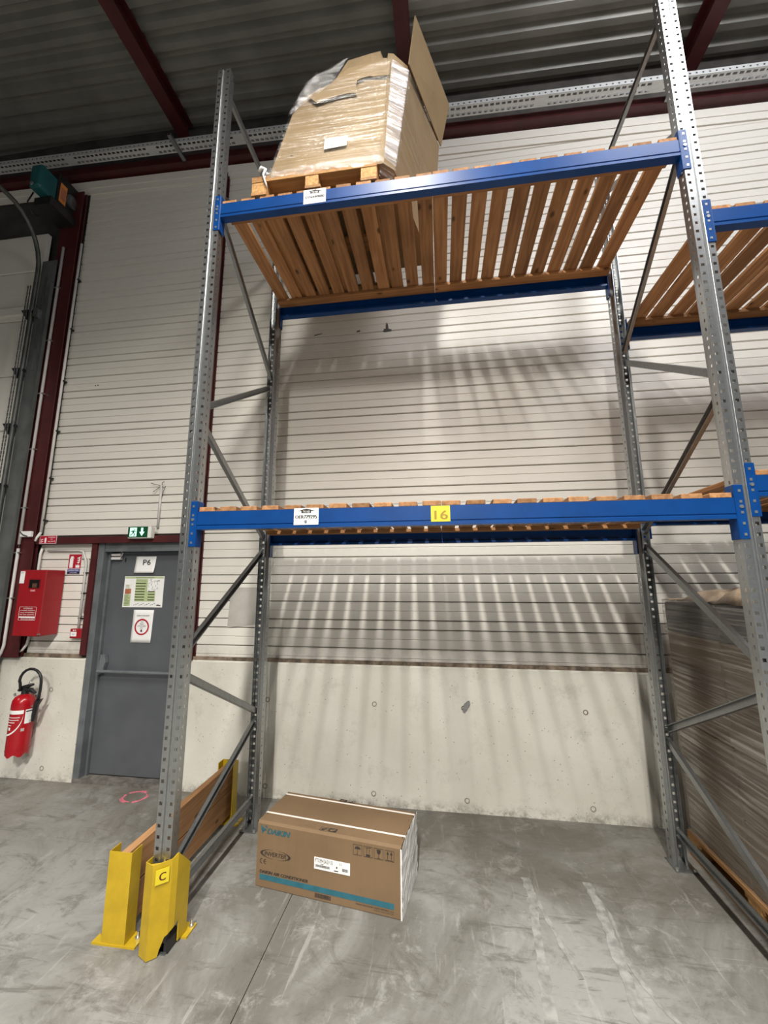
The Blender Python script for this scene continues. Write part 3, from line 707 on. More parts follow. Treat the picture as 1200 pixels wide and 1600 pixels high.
for x0, x1, z0, z1 in ((-.092, .085, .258, .260), (-.092, .085, .140, .142), (-.092, -.090, .140, .260), (.083, .085, .140, .260), (-.092, .085, .162, .174)): m.box(x0, x1, -.2052, -.2042, z0, z1)
m.obj('notice_frame', PAPER, cb_)
text('ATTENTION', -.05, .045, .238, .250, -.2050, PAPER, cb_)
for k, s_ in enumerate(('COFFRET RESERVE', 'AUX POMPIERS', 'NE PAS OUVRIR')): text(s_, -.078, .070, .222-k*.018, .231-k*.018, -.2050, PAPER, cb_)
text('EN CAS DE FEU SEULEMENT', -.06, .078, .146, .156, -.2050, PAPER, cb_)
MB().box(.125, .150, -.205, -.195, .014, .026).obj('latch', CHROME, cb_)
MB().box(-.134, -.085, -.2055, -.2042, .470, .580).obj('paper_tag', PAPER, cb_)
text('NOTE', -.128, -.098, .560, .570, -.2060, INK, cb_)
cp = thing('call_point', 'small square red alarm call point below the thin grey conduit', 'alarm', (-2.02, 1.495, 1.208))
MB().box(-.06, .06, -.05, 0, 0, .085).obj('body', REDC, cp, bevel=.005)
MB().box(-.048, .012, -.053, -.05, .018, .058).obj('press_plate', PAPER, cp); text('ICI', -.030, -.006, .032, .044, -.0536, INK, cp)
MB().cyl((-.02, -.054, .072), (-.02, -.05, .072), .006, 10).cyl((.0, -.054, .072), (.0, -.05, .072), .005, 10).obj('indicator', PAPER, cp)
xe = thing('fire_extinguisher', 'red fire extinguisher with black hose loop hung on the concrete left of the door', 'fire extinguisher', (-2.365, 1.352, .235))
MB().lathe([(.080, .03), (.087, .05), (.088, .10), (.088, .42), (.084, .455), (.068, .485), (.040, .50), (.028, .505)], (0, 0, 0), 28).obj('cylinder', REDX, xe, smooth=True)
m = MB(); sg = 36
for k in range(sg):
    a, b = 2*PI*k/sg, 2*PI*(k+1)/sg
    za, zb = .012*(1+math.cos(6*a)), .012*(1+math.cos(6*b))
    m.add([(.084*math.cos(a), .084*math.sin(a), za), (.084*math.cos(b), .084*math.sin(b), zb), (.089*math.cos(b), .089*math.sin(b), .055), (.089*math.cos(a), .089*math.sin(a), .055)], [(0, 1, 2, 3)])
mesh_obj('foot_skirt', solid(m.mesh('skirt'), .003), REDX, xe)
MB().cyl((0, 0, .50), (0, 0, .535), .030, 14).box(-.055, .06, -.022, .022, .528, .552).prism([(-.075, .532), (-.05, .520), (.02, .552), (.07, .575), (.068, .590), (.055, .592), (-.02, .575)], -.016, .016, 'Y').prism([(.03, .53), (.10, .505), (.105, .520), (.05, .555)], -.014, .014, 'Y').obj('valve_head', BLACK, xe, bevel=.003)
MB().tube([(.055, -.019, .588), (.065, -.019, .600), (.060, -.019, .612), (.047, -.019, .606), (.046, -.019, .594)], .003, 6).obj('safety_pin', CHROME, xe)
pts = [(-.020, -.03, .535), (-.028, -.035, .60)] + [(.083+.110*math.cos(t), -.045, .620+.105*math.sin(t)) for t in [PI-k*PI/9 for k in range(0, 10)]] + [(.190, -.04, .56), (.175, -.03, .49), (.160, -.025, .455)]
MB().tube(pts, .0115, 10).obj('hose', BLACK, xe, smooth=True)
MB().tube([(.160, -.025, .465), (.150, -.02, .42), (.128, -.01, .33), (.118, -.005, .285)], [.017, .022, .019, .013], 10).prism([(.150, .445), (.195, .475), (.205, .478), (.175, .425), (.155, .40)], -.036, -.012, 'Y').obj('nozzle', BLACK, xe, smooth=False)
MB().box(.085, .118, -.015, .015, .285, .30).box(.085, .12, -.012, .012, .40, .412).obj('nozzle_clip', CHROME, xe)
MB().box(-.03, .03, .085, .108, .38, .47).obj('wall_hook', GALVD, xe)
def wrap(a0, a1, z0, z1, rad, mat, name, parent, slope=0, n=10):
    m = MB()
    for k in range(n):
        p, q = a0+(a1-a0)*k/n, a0+(a1-a0)*(k+1)/n
        vs = []
        for rr in (rad, rad+.0008):
            for a, kk in ((p, k), (q, k+1)):
                for z in (z0, z1): vs.append((rr*math.cos(a), rr*math.sin(a), z+slope*kk/n))
        m.add(vs, [(4, 6, 7, 5), (0, 1, 3, 2), (0, 2, 6, 4), (1, 5, 7, 3)])
    return m.obj(name, mat, parent, weld=True)
rad_ = math.radians
wrap(rad_(228), rad_(322), .355, .385, .0885, PAPER, 'label_band', xe)
m = MB()
for k in range(18):
    t0, t1_ = k/18, (k+1)/18
    for (aa, bb) in ((t0, t1_),):
        A0 = rad_(232+90*math.cos(aa*PI/2)); A1 = rad_(232+90*math.cos(bb*PI/2)); z0 = .355-.165*math.sin(aa*PI/2); z1 = .355-.165*math.sin(bb*PI/2)
        r0 = .0892
        m.add([(r0*math.cos(A0), r0*math.sin(A0), z0), (r0*math.cos(A1), r0*math.sin(A1), z1), (r0*math.cos(A1), r0*math.sin(A1), z1-.014), (r0*math.cos(A0), r0*math.sin(A0), z0-.014)], [(0, 1, 2, 3)])
mesh_obj('label_arc', solid(m.mesh('arc'), .0006), PAPER, xe)
for z, e in ((.325, 308), (.305, 304), (.285, 286), (.262, 268)): wrap(rad_(232), rad_(e), z, z+.005, .0888, PAPER, 'label_line', xe, n=6)
wrap(rad_(252), rad_(266), .225, .248, .0888, PAPER, 'label_mark', xe, n=4)
wrap(rad_(330), rad_(366), .270, .385, .0885, PAPER, 'service_tag', xe, n=6); wrap(rad_(333), rad_(363), .365, .375, .0894, INK, 'tag_print', xe, n=5)
wrap(rad_(318), rad_(334), .212, .235, .0886, GREYP, 'round_mark', xe, n=4)
MB().cyl((-.06, -.035, .49), (-.066, -.04, .515), .009, 8).obj('gauge', CHROME, xe)

# grey sheet taped on the panels behind the left upright
gs = thing('plastic_sheet', 'grey plastic sheet stuck on the white panels behind the left rack frame', 'sheet', (-.40, 1.497, 1.32))
m = MB().prism([(-.155, .0), (.12, .035), (.135, .35), (-.140, .352), (-.145, .2)], -.002, 0, 'Y'); m.obj('sheet', GREYP, gs)
# flaked paint spots on the panels
for pp, nm in (([(.845, 4.075), (.87, 4.066), (.93, 4.07), (.935, 4.09), (.905, 4.10), (.90, 4.145), (.885, 4.17), (.878, 4.14), (.876, 4.10), (.86, 4.105), (.857, 4.085)], 'flaked_paint'),
               ([(.59, 4.092), (.625, 4.095), (.63, 4.112), (.60, 4.108)], 'flaked_paint'), ([(.17, 4.09), (.20, 4.098), (.25, 4.108), (.25, 4.114), (.19, 4.106), (.172, 4.10)], 'flaked_paint')):
    MB().prism(pp, 1.4985, 1.500, 'Y').obj(nm, simple('bare_grey', (.09, .085, .075), .8), wb)
for x, z in ((-2.19, 3.745), (-2.16, 3.745)): MB().cyl((x, 1.4985, z), (x, 1.501, z), .007, 8).obj('screw_hole', BLACK, wb)

# ------------------------------------------------------------------ pallet rack
UH, FD, UW = 5.207, 1.0955, 0.09
Z1, Z2 = 2.105, 4.113            # beam tops, main bay
RZ1, RZ2 = 2.208, 3.652          # beam tops, right bay
hole = (.24, .70, .34, .66); slot = (.28, .54, .32, .68)
prof_u = [((.020, .090), (.020, .062), None), ((.020, .062), (.003, .048), None), ((.003, .048), (0, 0), slot), ((0, 0), (.034, 0), hole), ((.034, 0), (.039, .010), None), ((.039, .010), (.051, .010), None),
          ((.051, .010), (.056, 0), None), ((.056, 0), (.090, 0), (.30, .76, .34, .66)), ((.090, 0), (.087, .048), (.50, .70, .34, .66)), ((.087, .048), (.070, .062), None), ((.070, .062), (.070, .090), None)]
um = perf_sheet(prof_u, 0.05, 104).mesh('upright'); solid(um, 0.002)
def brace(m, P, Q, x, wd=.040, th=.024, flip=1):
    """C-section brace in the YZ plane"""
    P, Q = Vector((x, *P)), Vector((x, *Q)); d = (Q-P).normalized(); n = Vector((1, 0, 0)).cross(d)
    for (a0, a1, b0, b1) in ((-wd/2, wd/2, -th/2*flip, -th/2*flip+.003*flip), (-wd/2, -wd/2+.003, -th/2, th/2), (wd/2-.003, wd/2, -th/2, th/2)):
        vs = [p + n*a + Vector((b, 0, 0)) for p in (P, Q) for a in (a0, a1) for b in (b0, b1)]
        m.add(vs, [(0, 1, 3, 2), (4, 6, 7, 5), (0, 4, 5, 1), (2, 3, 7, 6), (0, 2, 6, 4), (1, 5, 7, 3)])
    return m
def frame_thing(x, label):
    t = thing('rack_frame', label, 'rack frame', (x, 0, 0), group='galvanised rack frames')
    for rear in (0, 1):
        o = mesh_obj('upright', um, GALV, t); o.location = (0, FD if rear else 0, 0.007)
        if rear: o.scale = (1, -1, 1)
        y0, y1 = (FD-.125, FD+.012) if rear else (-.012, .125)
        b = MB().box(-.016, .106, y0, y1, 0, .007).obj('base_plate', GALVD, t)
        ym = FD-.115 if rear else .112
        for xx in (-.004, .094): MB().cyl((xx, ym, .007), (xx, ym, .02), .010, 6).obj('anchor_bolt', CHROME, b)
    xc = .045
    for k, (P, Q) in enumerate([((.06, .17), (FD-.06, .19)), ((.075, .29), (FD-.07, .72)), ((FD-.07, .78), (.075, 1.22)), ((.075, 1.36), (FD-.07, 1.96)), ((FD-.07, 2.06), (.075, 2.64)),
                                ((.075, 2.76), (FD-.07, 3.34)), ((FD-.07, 3.42), (.075, 4.14)), ((.075, 4.24), (FD-.07, 4.84)), ((.06, 5.08), (FD-.06, 5.06))]):
        brace(MB(), P, Q, xc, flip=1 if k % 2 else -1).obj('brace', GALVD, t)
    return t
fr = frame_thing(-.093, 'tall galvanised rack frame at the left, standing behind the yellow guard marked C')
dup(fr, (2.703, 0, 0), label='tall galvanised rack frame shared by both bays, at the right of the air conditioner box')
dup(fr, (5.496, 0, 0), label='tall galvanised rack frame at the far right end, out past the picture edge')

bprof = [(0, 0), (0, -.074), (.004, -.077), (.004, -.080), (-.001, -.084), (-.001, -.100), (.050, -.100), (.050, -.085), (.047, -.085), (.047, -.097), (.007, -.097), (.007, -.003), (.047, -.003), (.047, -.015), (.050, -.015), (.050, 0)]
bl_mesh = MB().prism(bprof, .004, 2.696, 'X').mesh('beam'); 
def conn_mesh(side):
    x = 0 if side < 0 else 2.7; s = side
    m = MB()
    X0, X1 = sorted((x, x+s*.038)); m.box(X0, X1, -.0045, -.0005, -.195, .060)
    X0, X1 = sorted((x, x-s*.004)); m.box(X0, X1, -.0045, .058, -.195, .060)
    return m.mesh('connector', bevel=.0015)
cm = {-1: conn_mesh(-1), 1: conn_mesh(1)}
def hooks_mesh(side):
    x = 0 if side < 0 else 2.7; m = MB()
    for dz in (.033, -.018, -.069, -.120, -.171): m.box(x+side*.020-.0055, x+side*.020+.0055, -.0062, -.0045, dz-.008, dz+.004)
    return m.mesh('hooks')
hm = {-1: hooks_mesh(-1), 1: hooks_mesh(1)}
def pin_mesh(side):
    x = 0 if side < 0 else 2.7
    return MB().cyl((x+side*.020, -.0085, -.044), (x+side*.020, -.0045, -.044), .0085, 12).mesh('pin')
pm = {-1: pin_mesh(-1), 1: pin_mesh(1)}
def beam(x, z, label, rear=False, mat=BLUE):
    t = thing('rack_beam', label, 'rack beam', (x, FD if rear else 0, z), PI if rear else 0, 'blue rack beams')
    if rear: t.location.x = x+2.7
    mesh_obj('beam', bl_mesh, None, t).data
    for s in (-1, 1):
        c = mesh_obj('connector', cm[s], mat, t); mesh_obj('hooks', hm[s], CHROME, c); mesh_obj('safety_pin', pm[s], CHROME, c)
    return t
bl_mesh.materials.append(BLUE)
b1 = beam(0, Z1, 'blue front beam of the lower shelf carrying the yellow 16 sticker')
b2 = beam(0, Z2, 'blue front beam of the upper shelf under the wrapped carton')
beam(0, Z1, 'shaded blue rear beam of the lower shelf, near the wall', True)
beam(0, Z2, 'shaded blue rear beam of the upper shelf, near the wall', True)
XR = 2.797
beam(XR, RZ1, 'lower blue front beam of the right-hand bay, cut by the picture edge')
beam(XR, RZ2, 'upper blue front beam of the right-hand bay, cut by the picture edge')
beam(XR, RZ1, 'lower rear beam of the right-hand bay, near the wall', True)
beam(XR, RZ2, 'upper rear beam of the right-hand bay, near the wall', True)

# labels stuck on the beams
def beam_label(parent, x0, x1, z0, z1, lines):
    o = B(x0, x1, -.003, -.0012, z0, z1).obj('location_label', PAPER, parent); o['label'] = 'white paper location label'
    w_ = x1-x0; h = z1-z0; xm = (x0+x1)/2
    poly_print([[(xm-w_*.36, z1-h*.17), (xm, z1-h*.03), (xm+w_*.36, z1-h*.17), (xm+w_*.2, z1-h*.17), (xm+w_*.2, z1-h*.30), (xm-w_*.2, z1-h*.30), (xm-w_*.2, z1-h*.17)]], -.003, INK, o, 'arrow')
    text('TK16B', xm-w_*.14, xm+w_*.14, z1-h*.27, z1-h*.15, -.0042, PAPER, o)
    for s_, a, b, c, d in lines: text(s_, x0+w_*a, x0+w_*b, z0+h*c, z0+h*d, -.0036, INK, o, bold=4)
beam_label(b2, .556, .698, -.092, .008, [('STN440880', .07, .92, .36, .54)])
beam_label(b1, .565, .701, -.086, .004, [('OER779295', .05, .93, .37, .57), ('8', .44, .52, .09, .27)])
o = B(1.295, 1.392, -.003, -.0012, -.084, -.002).obj('number_sticker', SYEL, b1); o['label'] = 'yellow sticker reading 16'
text('16', 1.312, 1.378, -.073, -.027, -.0036, SYEL2, o, bold=2)

# slatted timber decks
rnd = random.Random(11)
slat_me = []
for k in range(4):
    h = .024+.001*k; L0, L1 = .004+.004*(k % 2), FD-.006-.004*(k % 3)
    slat_me.append(MB().box(-.047, .047, L0, L1, 0, h).mesh('slat', bevel=.0025))
bat_me = MB().box(.002, 1.345, 0, .085, -.024, -.0005).mesh('batten', bevel=.002)
def deck(x, z, label, n=11, jitter=.006):
    t = thing('slatted_deck', label, 'shelf deck', (x, 0, z+.0005), group='slatted shelf decks')
    for i in range(n):
        o = mesh_obj('slat', slat_me[rnd.randrange(4)], WOODD, t); o.location = (.049+i*.1247+rnd.uniform(-jitter, jitter)*(0 < i < n-1), 0, 0)
        o.rotation_euler = (0, 0, rnd.uniform(-.003, .003))
    for y in (.060, FD-.145):
        o = mesh_obj('batten', bat_me, WOODX, t); o.location = (0, y, 0)
    return t
deck(0.004, Z1, 'left half of the slatted timber deck on the lower shelf')
deck(1.350, Z1, 'right half of the slatted timber deck on the lower shelf')
deck(0.004, Z2, 'left half of the slatted timber deck on the upper shelf, under the pallet')
deck(1.350, Z2, 'right half of the slatted timber deck on the upper shelf, empty')
deck(XR+.004, RZ1, 'slatted timber deck on the lower shelf of the right-hand bay')
deck(XR+.004, RZ2, 'slatted timber deck on the upper shelf of the right-hand bay')

# ------------------------------------------------------------------ wooden pallet with the wrapped carton
pz = Z2+.0275
pa = thing('wooden_pallet', 'wooden pallet under the wrapped carton on the upper shelf', 'pallet', (.205, .0, pz))
PW, PD = .81, 1.19
for i, x in enumerate((0, PW/2-.05, PW-.10)):
    o = MB().box(x, x+.10, 0, PD, 0, .020).obj('bottom_board', WOODPY, pa)
    for y in (0, PD/2-.05, PD-.10): MB().box(x, x+.10-.015*(i == 1), y+.003, y+.10, .020, .095).obj('block', CHIP, pa, bevel=.002)
for y in (0, PD/2-.07, PD-.14): MB().box(0, PW, y, y+.14, .095, .115).obj('stringer_board', WOODP, pa)
for i in range(5):
    x = i*(PW-.12)/4; MB().box(x, x+.12, 0, PD, .115, .136).obj('top_board', WOODPY, pa)

cz = pz+.1365
ca = thing('wrapped_carton', 'big torn brown carton in stretch film on the wooden pallet', 'carton', (.205, .0, cz))
ox, oz = .205, cz
def C_(x, y, z): return (x-ox, y, z-oz)
base = [(.30, .03), (1.055, .03), (1.115, .085), (1.33, .93), (.33, .97)]
front_top = [(.425, .085, 4.84), (.52, .09, 4.975), (.69, .10, 5.055), (.795, .11, 5.16), (.800, .11, 5.255), (.96, .11, 5.28), (1.025, .11, 5.285), (1.032, .11, 5.225), (1.072, .11, 5.215), (1.078, .11, 5.255), (1.115, .105, 5.235)]
V = [C_(x, y, cz) for x, y in base]                       # 0..4
V += [C_(*p) for p in front_top]                          # 5..14
V += [C_(1.207, .165, 5.195), C_(1.415, .70, 5.15), C_(1.38, .93, 5.05), C_(.45, .97, 5.0)]   # 15..18
Fc = [(0, 1, 15, 14, 13, 12, 11, 10, 9, 8, 7, 6, 5), (1, 2, 16, 15), (2, 3, 18, 17, 16), (3, 4, 19, 18), (4, 0, 5, 19), (4, 3, 2, 1, 0)]
Fc += [(5, 6, 19), (6, 7, 19), (7, 8, 9, 19), (9, 10, 18, 19), (10, 11, 12, 13, 18), (13, 14, 15, 16, 17, 18)]
MB().add(V, Fc).obj('body', CARDB, ca)
# torn upper flap folded over the front
fv = [(.60, 4.872), (.64, 4.880), (.675, 4.893), (.705, 4.893), (.735, 4.908), (.79, 4.912), (.845, 4.910), (.872, 4.898), (.866, 4.99), (.872, 5.018), (.90, 5.035), (.955, 5.042), (.985, 5.028), (1.09, 5.02), (1.095, 5.150), (.96, 5.165), (.805, 5.150), (.69, 5.035), (.53, 4.955)]
m = MB(); n = len(fv)
def fy(z, dep): return .030+(z-cz)*(.105-.03)/.95-dep
m.v = [C_(x, fy(z, .008)-.012*max(0, (5.0-z)), z) for x, z in fv]+[C_(x, fy(z, .014)-.012*max(0, (5.0-z)), z) for x, z in fv]
m.f = [(i, (i+1) % n, n+(i+1) % n, n+i) for i in range(n)]+[tuple(range(n)), tuple(range(2*n-1, n-1, -1))]
m.obj('torn_flap', CARDB, ca)
# big side flap standing up along the right top edge
q = [(1.212, .13, 5.16), (1.425, .72, 5.16), (1.50, .68, 5.50), (1.262, .10, 5.52)]
m = MB(); nrm = (Vector(q[1])-Vector(q[0])).cross(Vector(q[3])-Vector(q[0])).normalized()*.007
m.v = [C_(*p) for p in q]+[C_(*(Vector(p)+nrm)) for p in q]
m.f = [(0, 1, 2, 3), (7, 6, 5, 4), (0, 4, 5, 1), (1, 5, 6, 2), (2, 6, 7, 3), (3, 7, 4, 0)]
m.obj('raised_flap', CARDB, ca)
# note stuck low on the front
def on_front(x, z, d): return C_(x, fy(z, d), z)
m = MB(); qq = [(.667, 4.455), (.815, 4.462), (.822, 4.540), (.672, 4.545)]
m.v = [on_front(x, z, .010) for x, z in qq]+[on_front(x, z, .0085) for x, z in qq]; m.f = [(0, 1, 2, 3), (7, 6, 5, 4), (0, 4, 5, 1), (1, 5, 6, 2), (2, 6, 7, 3), (3, 7, 4, 0)]
nt_ = m.obj('note', PAPER, ca); nt_['label'] = 'white handwritten note'
Mf = Matrix.Translation(Vector(C_(0, .0, 0)))
def on_note(s_, x0, x1, z0, z1):
    y = fy((z0+z1)/2, .0115)-.001; text(s_, x0, x1, z0, z1, y, INK, nt_, shear=.3, name='handwriting', M=Matrix.Translation((-ox, 0, -oz)))
on_note('575', .690, .735, 4.505, 4.525); on_note('Nov', .752, .800, 4.505, 4.525); on_note('6.6.11', .685, .765, 4.470, 4.485)
m = MB()
for x, z, w_ in ((.44, 4.455, .014), (.50, 4.52, .006), (.45, 4.51, .006), (.475, 4.43, .004)): m.add([on_front(x, z, .001), on_front(x+w_, z+.002, .001), on_front(x+w_, z+w_*.6, .001), on_front(x, z+w_*.5, .001)], [(0, 1, 2, 3)])
mesh_obj('puncture', solid(m.mesh('p'), .0008), INK, ca)
# stretch film: front skin, corner band whitened to stand for glare, right skin, loose tent at top left, hem over the pallet edge
def skin(p00, p10, p11, p01, nu, nv, name, mat, wob=.004, seed=0, off=None):
    rn = random.Random(seed); m = MB()
    P = [Vector(C_(*p)) for p in (p00, p10, p11, p01)]
    for j in range(nv+1):
        for i in range(nu+1):
            a, b = i/nu, j/nv; p = P[0]*(1-a)*(1-b)+P[1]*a*(1-b)+P[2]*a*b+P[3]*(1-a)*b
            nn = (P[1]-P[0]).cross(P[3]-P[0]).normalized()
            k = math.sin(b*23+a*3+seed)*.5+rn.uniform(-1, 1)*.6
            m.v.append(tuple(p+nn*wob*k))
    W = nu+1
    m.f = [(j*W+i, j*W+i+1, (j+1)*W+i+1, (j+1)*W+i) for j in range(nv) for i in range(nu)]
    me = solid(m.mesh(name, smooth=True), .0008); o = mesh_obj(name, me, mat, ca)
    for p in o.data.polygons: p.use_smooth = True
    return o
skin((.296, .010, 4.275), (1.058, .010, 4.275), (1.10, .060, 4.90), (.43, .055, 4.83), 14, 26, 'front_film', FILM, .0025, 1)
skin((.43, .058, 4.83), (1.10, .062, 4.90), (1.118, .078, 5.18), (.70, .075, 5.06), 14, 16, 'front_film', FILM, .004, 2)
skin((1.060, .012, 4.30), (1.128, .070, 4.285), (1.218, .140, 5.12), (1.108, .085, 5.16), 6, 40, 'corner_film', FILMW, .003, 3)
skin((1.128, .080, 4.28), (1.345, .925, 4.28), (1.425, .71, 5.10), (1.220, .150, 5.12), 16, 36, 'side_film', FILM, .004, 4)
skin((.40, .062, 4.80), (.70, .075, 5.03), (.81, .070, 5.225), (.53, .050, 5.05), 10, 12, 'loose_film', FILMT, .004, 5)
skin((.43, .30, 4.86), (.43, .062, 4.83), (.60, .060, 5.13), (.60, .32, 5.10), 6, 12, 'loose_film', FILMT, .006, 6)
m = MB(); rn = random.Random(9); n = 40
for i in range(n+1):
    x = .285+i*(1.06-.285)/n; m.v += [C_(x, -.004+rn.uniform(-.004, .001), 4.245+rn.uniform(-.012, .016)), C_(x, -.008+rn.uniform(-.006, .004), 4.282+rn.uniform(-.006, .006)), C_(x, .012, 4.318+rn.uniform(-.012, .014))]
m.f = [(3*i+j, 3*i+3+j, 3*i+4+j, 3*i+1+j) for i in range(n) for j in (0, 1)]
mesh_obj('film_hem', solid(m.mesh('hem', smooth=True), .001), FILMT, ca)
MB().tube([C_(.255, -.012, 4.30), C_(.275, -.02, 4.318), C_(.298, -.012, 4.31), C_(.285, -.012, 4.275), C_(.30, -.008, 4.22), C_(.312, -.006, 4.185)], [.010, .013, .012, .007, .006, .004], 7).obj('film_knot', SHEETW, ca, smooth=True)
skin((1.03, .0, 4.15), (1.10, .07, 4.15), (1.13, .08, 4.29), (1.045, .008, 4.285), 5, 8, 'film_hem', FILM, .004, 8)

# ------------------------------------------------------------------ yellow guards and plank barrier at the left end
def channel(poly, z0, z1, t, name, parent, mat=YEL):
    m = MB(); n = len(poly)
    m.v = [(x, y, z0) for x, y in poly]+[(x, y, (z1[i] if isinstance(z1, list) else z1)) for i, (x, y) in enumerate(poly)]
    m.f = [(i, i+1, n+i+1, n+i) for i in range(n-1)]
    return mesh_obj(name, solid(m.mesh(name), t), mat, parent)
eb = thing('end_barrier', 'low barrier of brown timber planks between two yellow posts, left of the rack', 'barrier', (-.268, 0, 0))
for y, s in ((0, 1), (1.13, -1)):
    o = channel([(-.064, y+s*.075), (-.064, y), (.060, y), (.060, y+s*.075)], .009, .40, .005, 'post', eb)
    y0, y1 = sorted((y-s*.004, y+s*.088)); MB().box(-.112, .117, y0, y1, 0, .009).obj('foot_plate', YEL, o)
    for x in (-.092, .095): MB().cyl((x, y+s*.05, .009), (x, y+s*.05, .040), .007, 8).cyl((x, y+s*.05, .009), (x, y+s*.05, .018), .014, 6).obj('anchor_bolt', CHROME, o)
for z0, z1 in ((.035, .205), (.210, .385)):
    MB().box(-.022, .022, .012, 1.118, z0, z1).obj('plank', WOODB, eb, bevel=.003)
ug = thing('upright_guard', 'yellow steel corner guard marked C in front of the left rack upright', 'guard', (-.05, -.06, 0))
gp = [(-.056, .105), (-.058, .028), (0, 0), (.062, .058), (.076, .085), (.083, .185)]
m = MB(); n = len(gp)
zb = [.0, .0, .0, .0, .0, .0]; zt = [.385, .388, .392, .395, .410, .315]
m.v = []; 
lo = [(0, 0.004), (1, 0.004), (2, 0.004), (2.55, 0.004), (2.62, .030), (2.85, .075), (3, .080), (4, .095), (4.35, .105), (4.36, .012), (5, .012)]
def gpt(t): i = min(int(t), n-2); a = t-i; return Vector(gp[i]).lerp(Vector(gp[i+1]), a), zt[i]*(1-a)+zt[i+1]*a
pts = [(gpt(t), z) for t, z in lo]; k = len(pts)
m.v = [(p.x, p.y, z) for (p, _), z in pts]+[(p.x, p.y, h) for (p, h), _ in pts]
m.f = [(i, i+1, k+i+1, k+i) for i in range(k-1)]
mesh_obj('shell', solid(m.mesh('shell'), .005), YEL, ug)
m = MB().prism([(-.053, .028), (.0, .006), (.055, .058), (.052, .075)], .372, .377, 'Z'); m.obj('stiffener', YEL, ug)
MB().box(.052, .108, .150, .240, 0, .009).obj('foot_plate', YEL, ug); 
for x, y in ((.094, .215),): MB().cyl((x, y, .009), (x, y, .042), .007, 8).cyl((x, y, .009), (x, y, .02), .012, 6).obj('anchor_bolt', CHROME, ug)
ang = math.atan2(.058, .062)
Mg = Matrix.Translation((.0, .0, 0)) @ Matrix.Rotation(ang, 4, 'Z')
lab = MB(); lab.box(.012, .072, -.0075, -.0062, .308, .372); lab.v = [tuple(Mg @ Vector(v)) for v in lab.v]
lo_ = lab.obj('letter_sticker', SYEL, ug); lo_['label'] = 'bright yellow sticker with the letter C'
text('C', .028, .056, .322, .356, -.0082, CINK, lo_, M=Mg, bold=2)
MB().box(.020, .070, .060, .165, .001, .042).obj('foot_shoe', BLACK, ug)

# ------------------------------------------------------------------ air conditioner box
ac = thing('cardboard_box', 'brown air conditioner carton with blue stripe and white straps on the floor', 'box', (.233, .492, 0), math.radians(-8.756))
L, D_, H = .866, .372, .337
MB().prism([(0, .004), (.004, 0), (D_-.004, 0), (D_, .004), (D_, H-.012), (D_-.012, H), (.012, H), (0, H-.012)], 0, L, 'X').obj('body', CARDA, ac)
MB().box(-.001, L+.001, .092, .105, H-.0005, H+.0015).box(L, L+.002, .092, .105, .0, H+.0015).box(-.002, 0, .092, .105, .0, H+.0015).obj('strap', STRAP, ac)
MB().box(-.001, L+.001, .325, .338, H-.0005, H+.0015).box(L, L+.002, .325, .338, .0, H+.0015).box(-.002, 0, .325, .338, .0, H+.0015).obj('strap', STRAP, ac)
m = MB()
for x in (.008, L-.014):
    for y in (.084, .110, .317, .343): m.box(x, x+.007, y-.004, y+.004, H-.001, H+.0006)
m.obj('slot_hole', INKB, ac)
# white plastic sheet over the right end, crinkled, and the film edges at the left end
m = MB(); rn = random.Random(21); nu, nv = 12, 14
for j in range(nv+1):
    for i in range(nu+1):
        m.v.append((L+.003+rn.uniform(0, .006), -.001+(D_+.002)*i/nu, .002+(H+.003)*j/nv+(rn.uniform(-.008, .0) if j == nv else 0)))
m.f = [(j*(nu+1)+i, j*(nu+1)+i+1, (j+1)*(nu+1)+i+1, (j+1)*(nu+1)+i) for j in range(nv) for i in range(nu)]
mesh_obj('end_sheet', solid(m.mesh('es'), .001), SHEETW, ac)
MB().box(L-.004, L+.0035, -.0012, .0, .0, H-.012).obj('end_sheet', SHEETW, ac)
MB().prism([(.05, .10), (.06, .10), (.20, .18), (.19, .19)], L+.0095, L+.0105, 'X').prism([(.23, .17), (.30, .20), (.30, .15), (.24, .13)], L+.0095, L+.0105, 'X').obj('sheet_print', GREYP, ac)
MB().lathe([(.002, -.012), (.014, -.01), (.016, 0), (.012, .010), (.003, .013)], (-.004, .06, .240), 10).lathe([(.002, -.014), (.012, -.01), (.013, 0), (.010, .012), (.003, .015)], (-.004, .05, .135), 10).obj('foam_lump', PAPER, ac, smooth=True)
Y = -.0006
poly_print([[(.022, .318), (.062, .296), (.046, .292), (.030, .272)], [(.046, .316), (.066, .305), (.060, .318)]], Y, LOGOB, ac, 'logo_mark')
text('DAIKIN', .066, .205, .278, .306, Y-.0004, LOGOB, ac, shear=.35, bold=5)
text('INVERTER', .052, .192, .166, .187, Y-.0004, INKB, ac, shear=.25, bold=2)
def ell(t, a, b): return (.122+a*math.cos(t), .176+b*math.sin(t))
for t0, t1_ in ((rad_(100), rad_(262)), (rad_(-82), rad_(80))):
    k = 18; m = MB()
    for i in range(k):
        p, q = t0+(t1_-t0)*i/k, t0+(t1_-t0)*(i+1)/k
        wa, wb_ = .009*math.sin(PI*i/k)+.0008, .009*math.sin(PI*(i+1)/k)+.0008
        m.prism([ell(p, .098, .024), ell(q, .098, .024), ell(q, .098-wb_*1.6, .024-wb_*.25), ell(p, .098-wa*1.6, .024-wa*.25)], Y-.0004, Y, 'Y')
    m.obj('oval_mark', INKB, ac)
annulus(.036, .134, .0095, .0128, Y, INKB, ac, 'ce_mark', rad_(80), rad_(280), 14)
annulus(.060, .134, .0095, .0128, Y, INKB, ac, 'ce_mark', rad_(80), rad_(280), 14); plate(.050, .064, .1325, .1355, Y, INKB, ac, 'ce_mark', .0005)
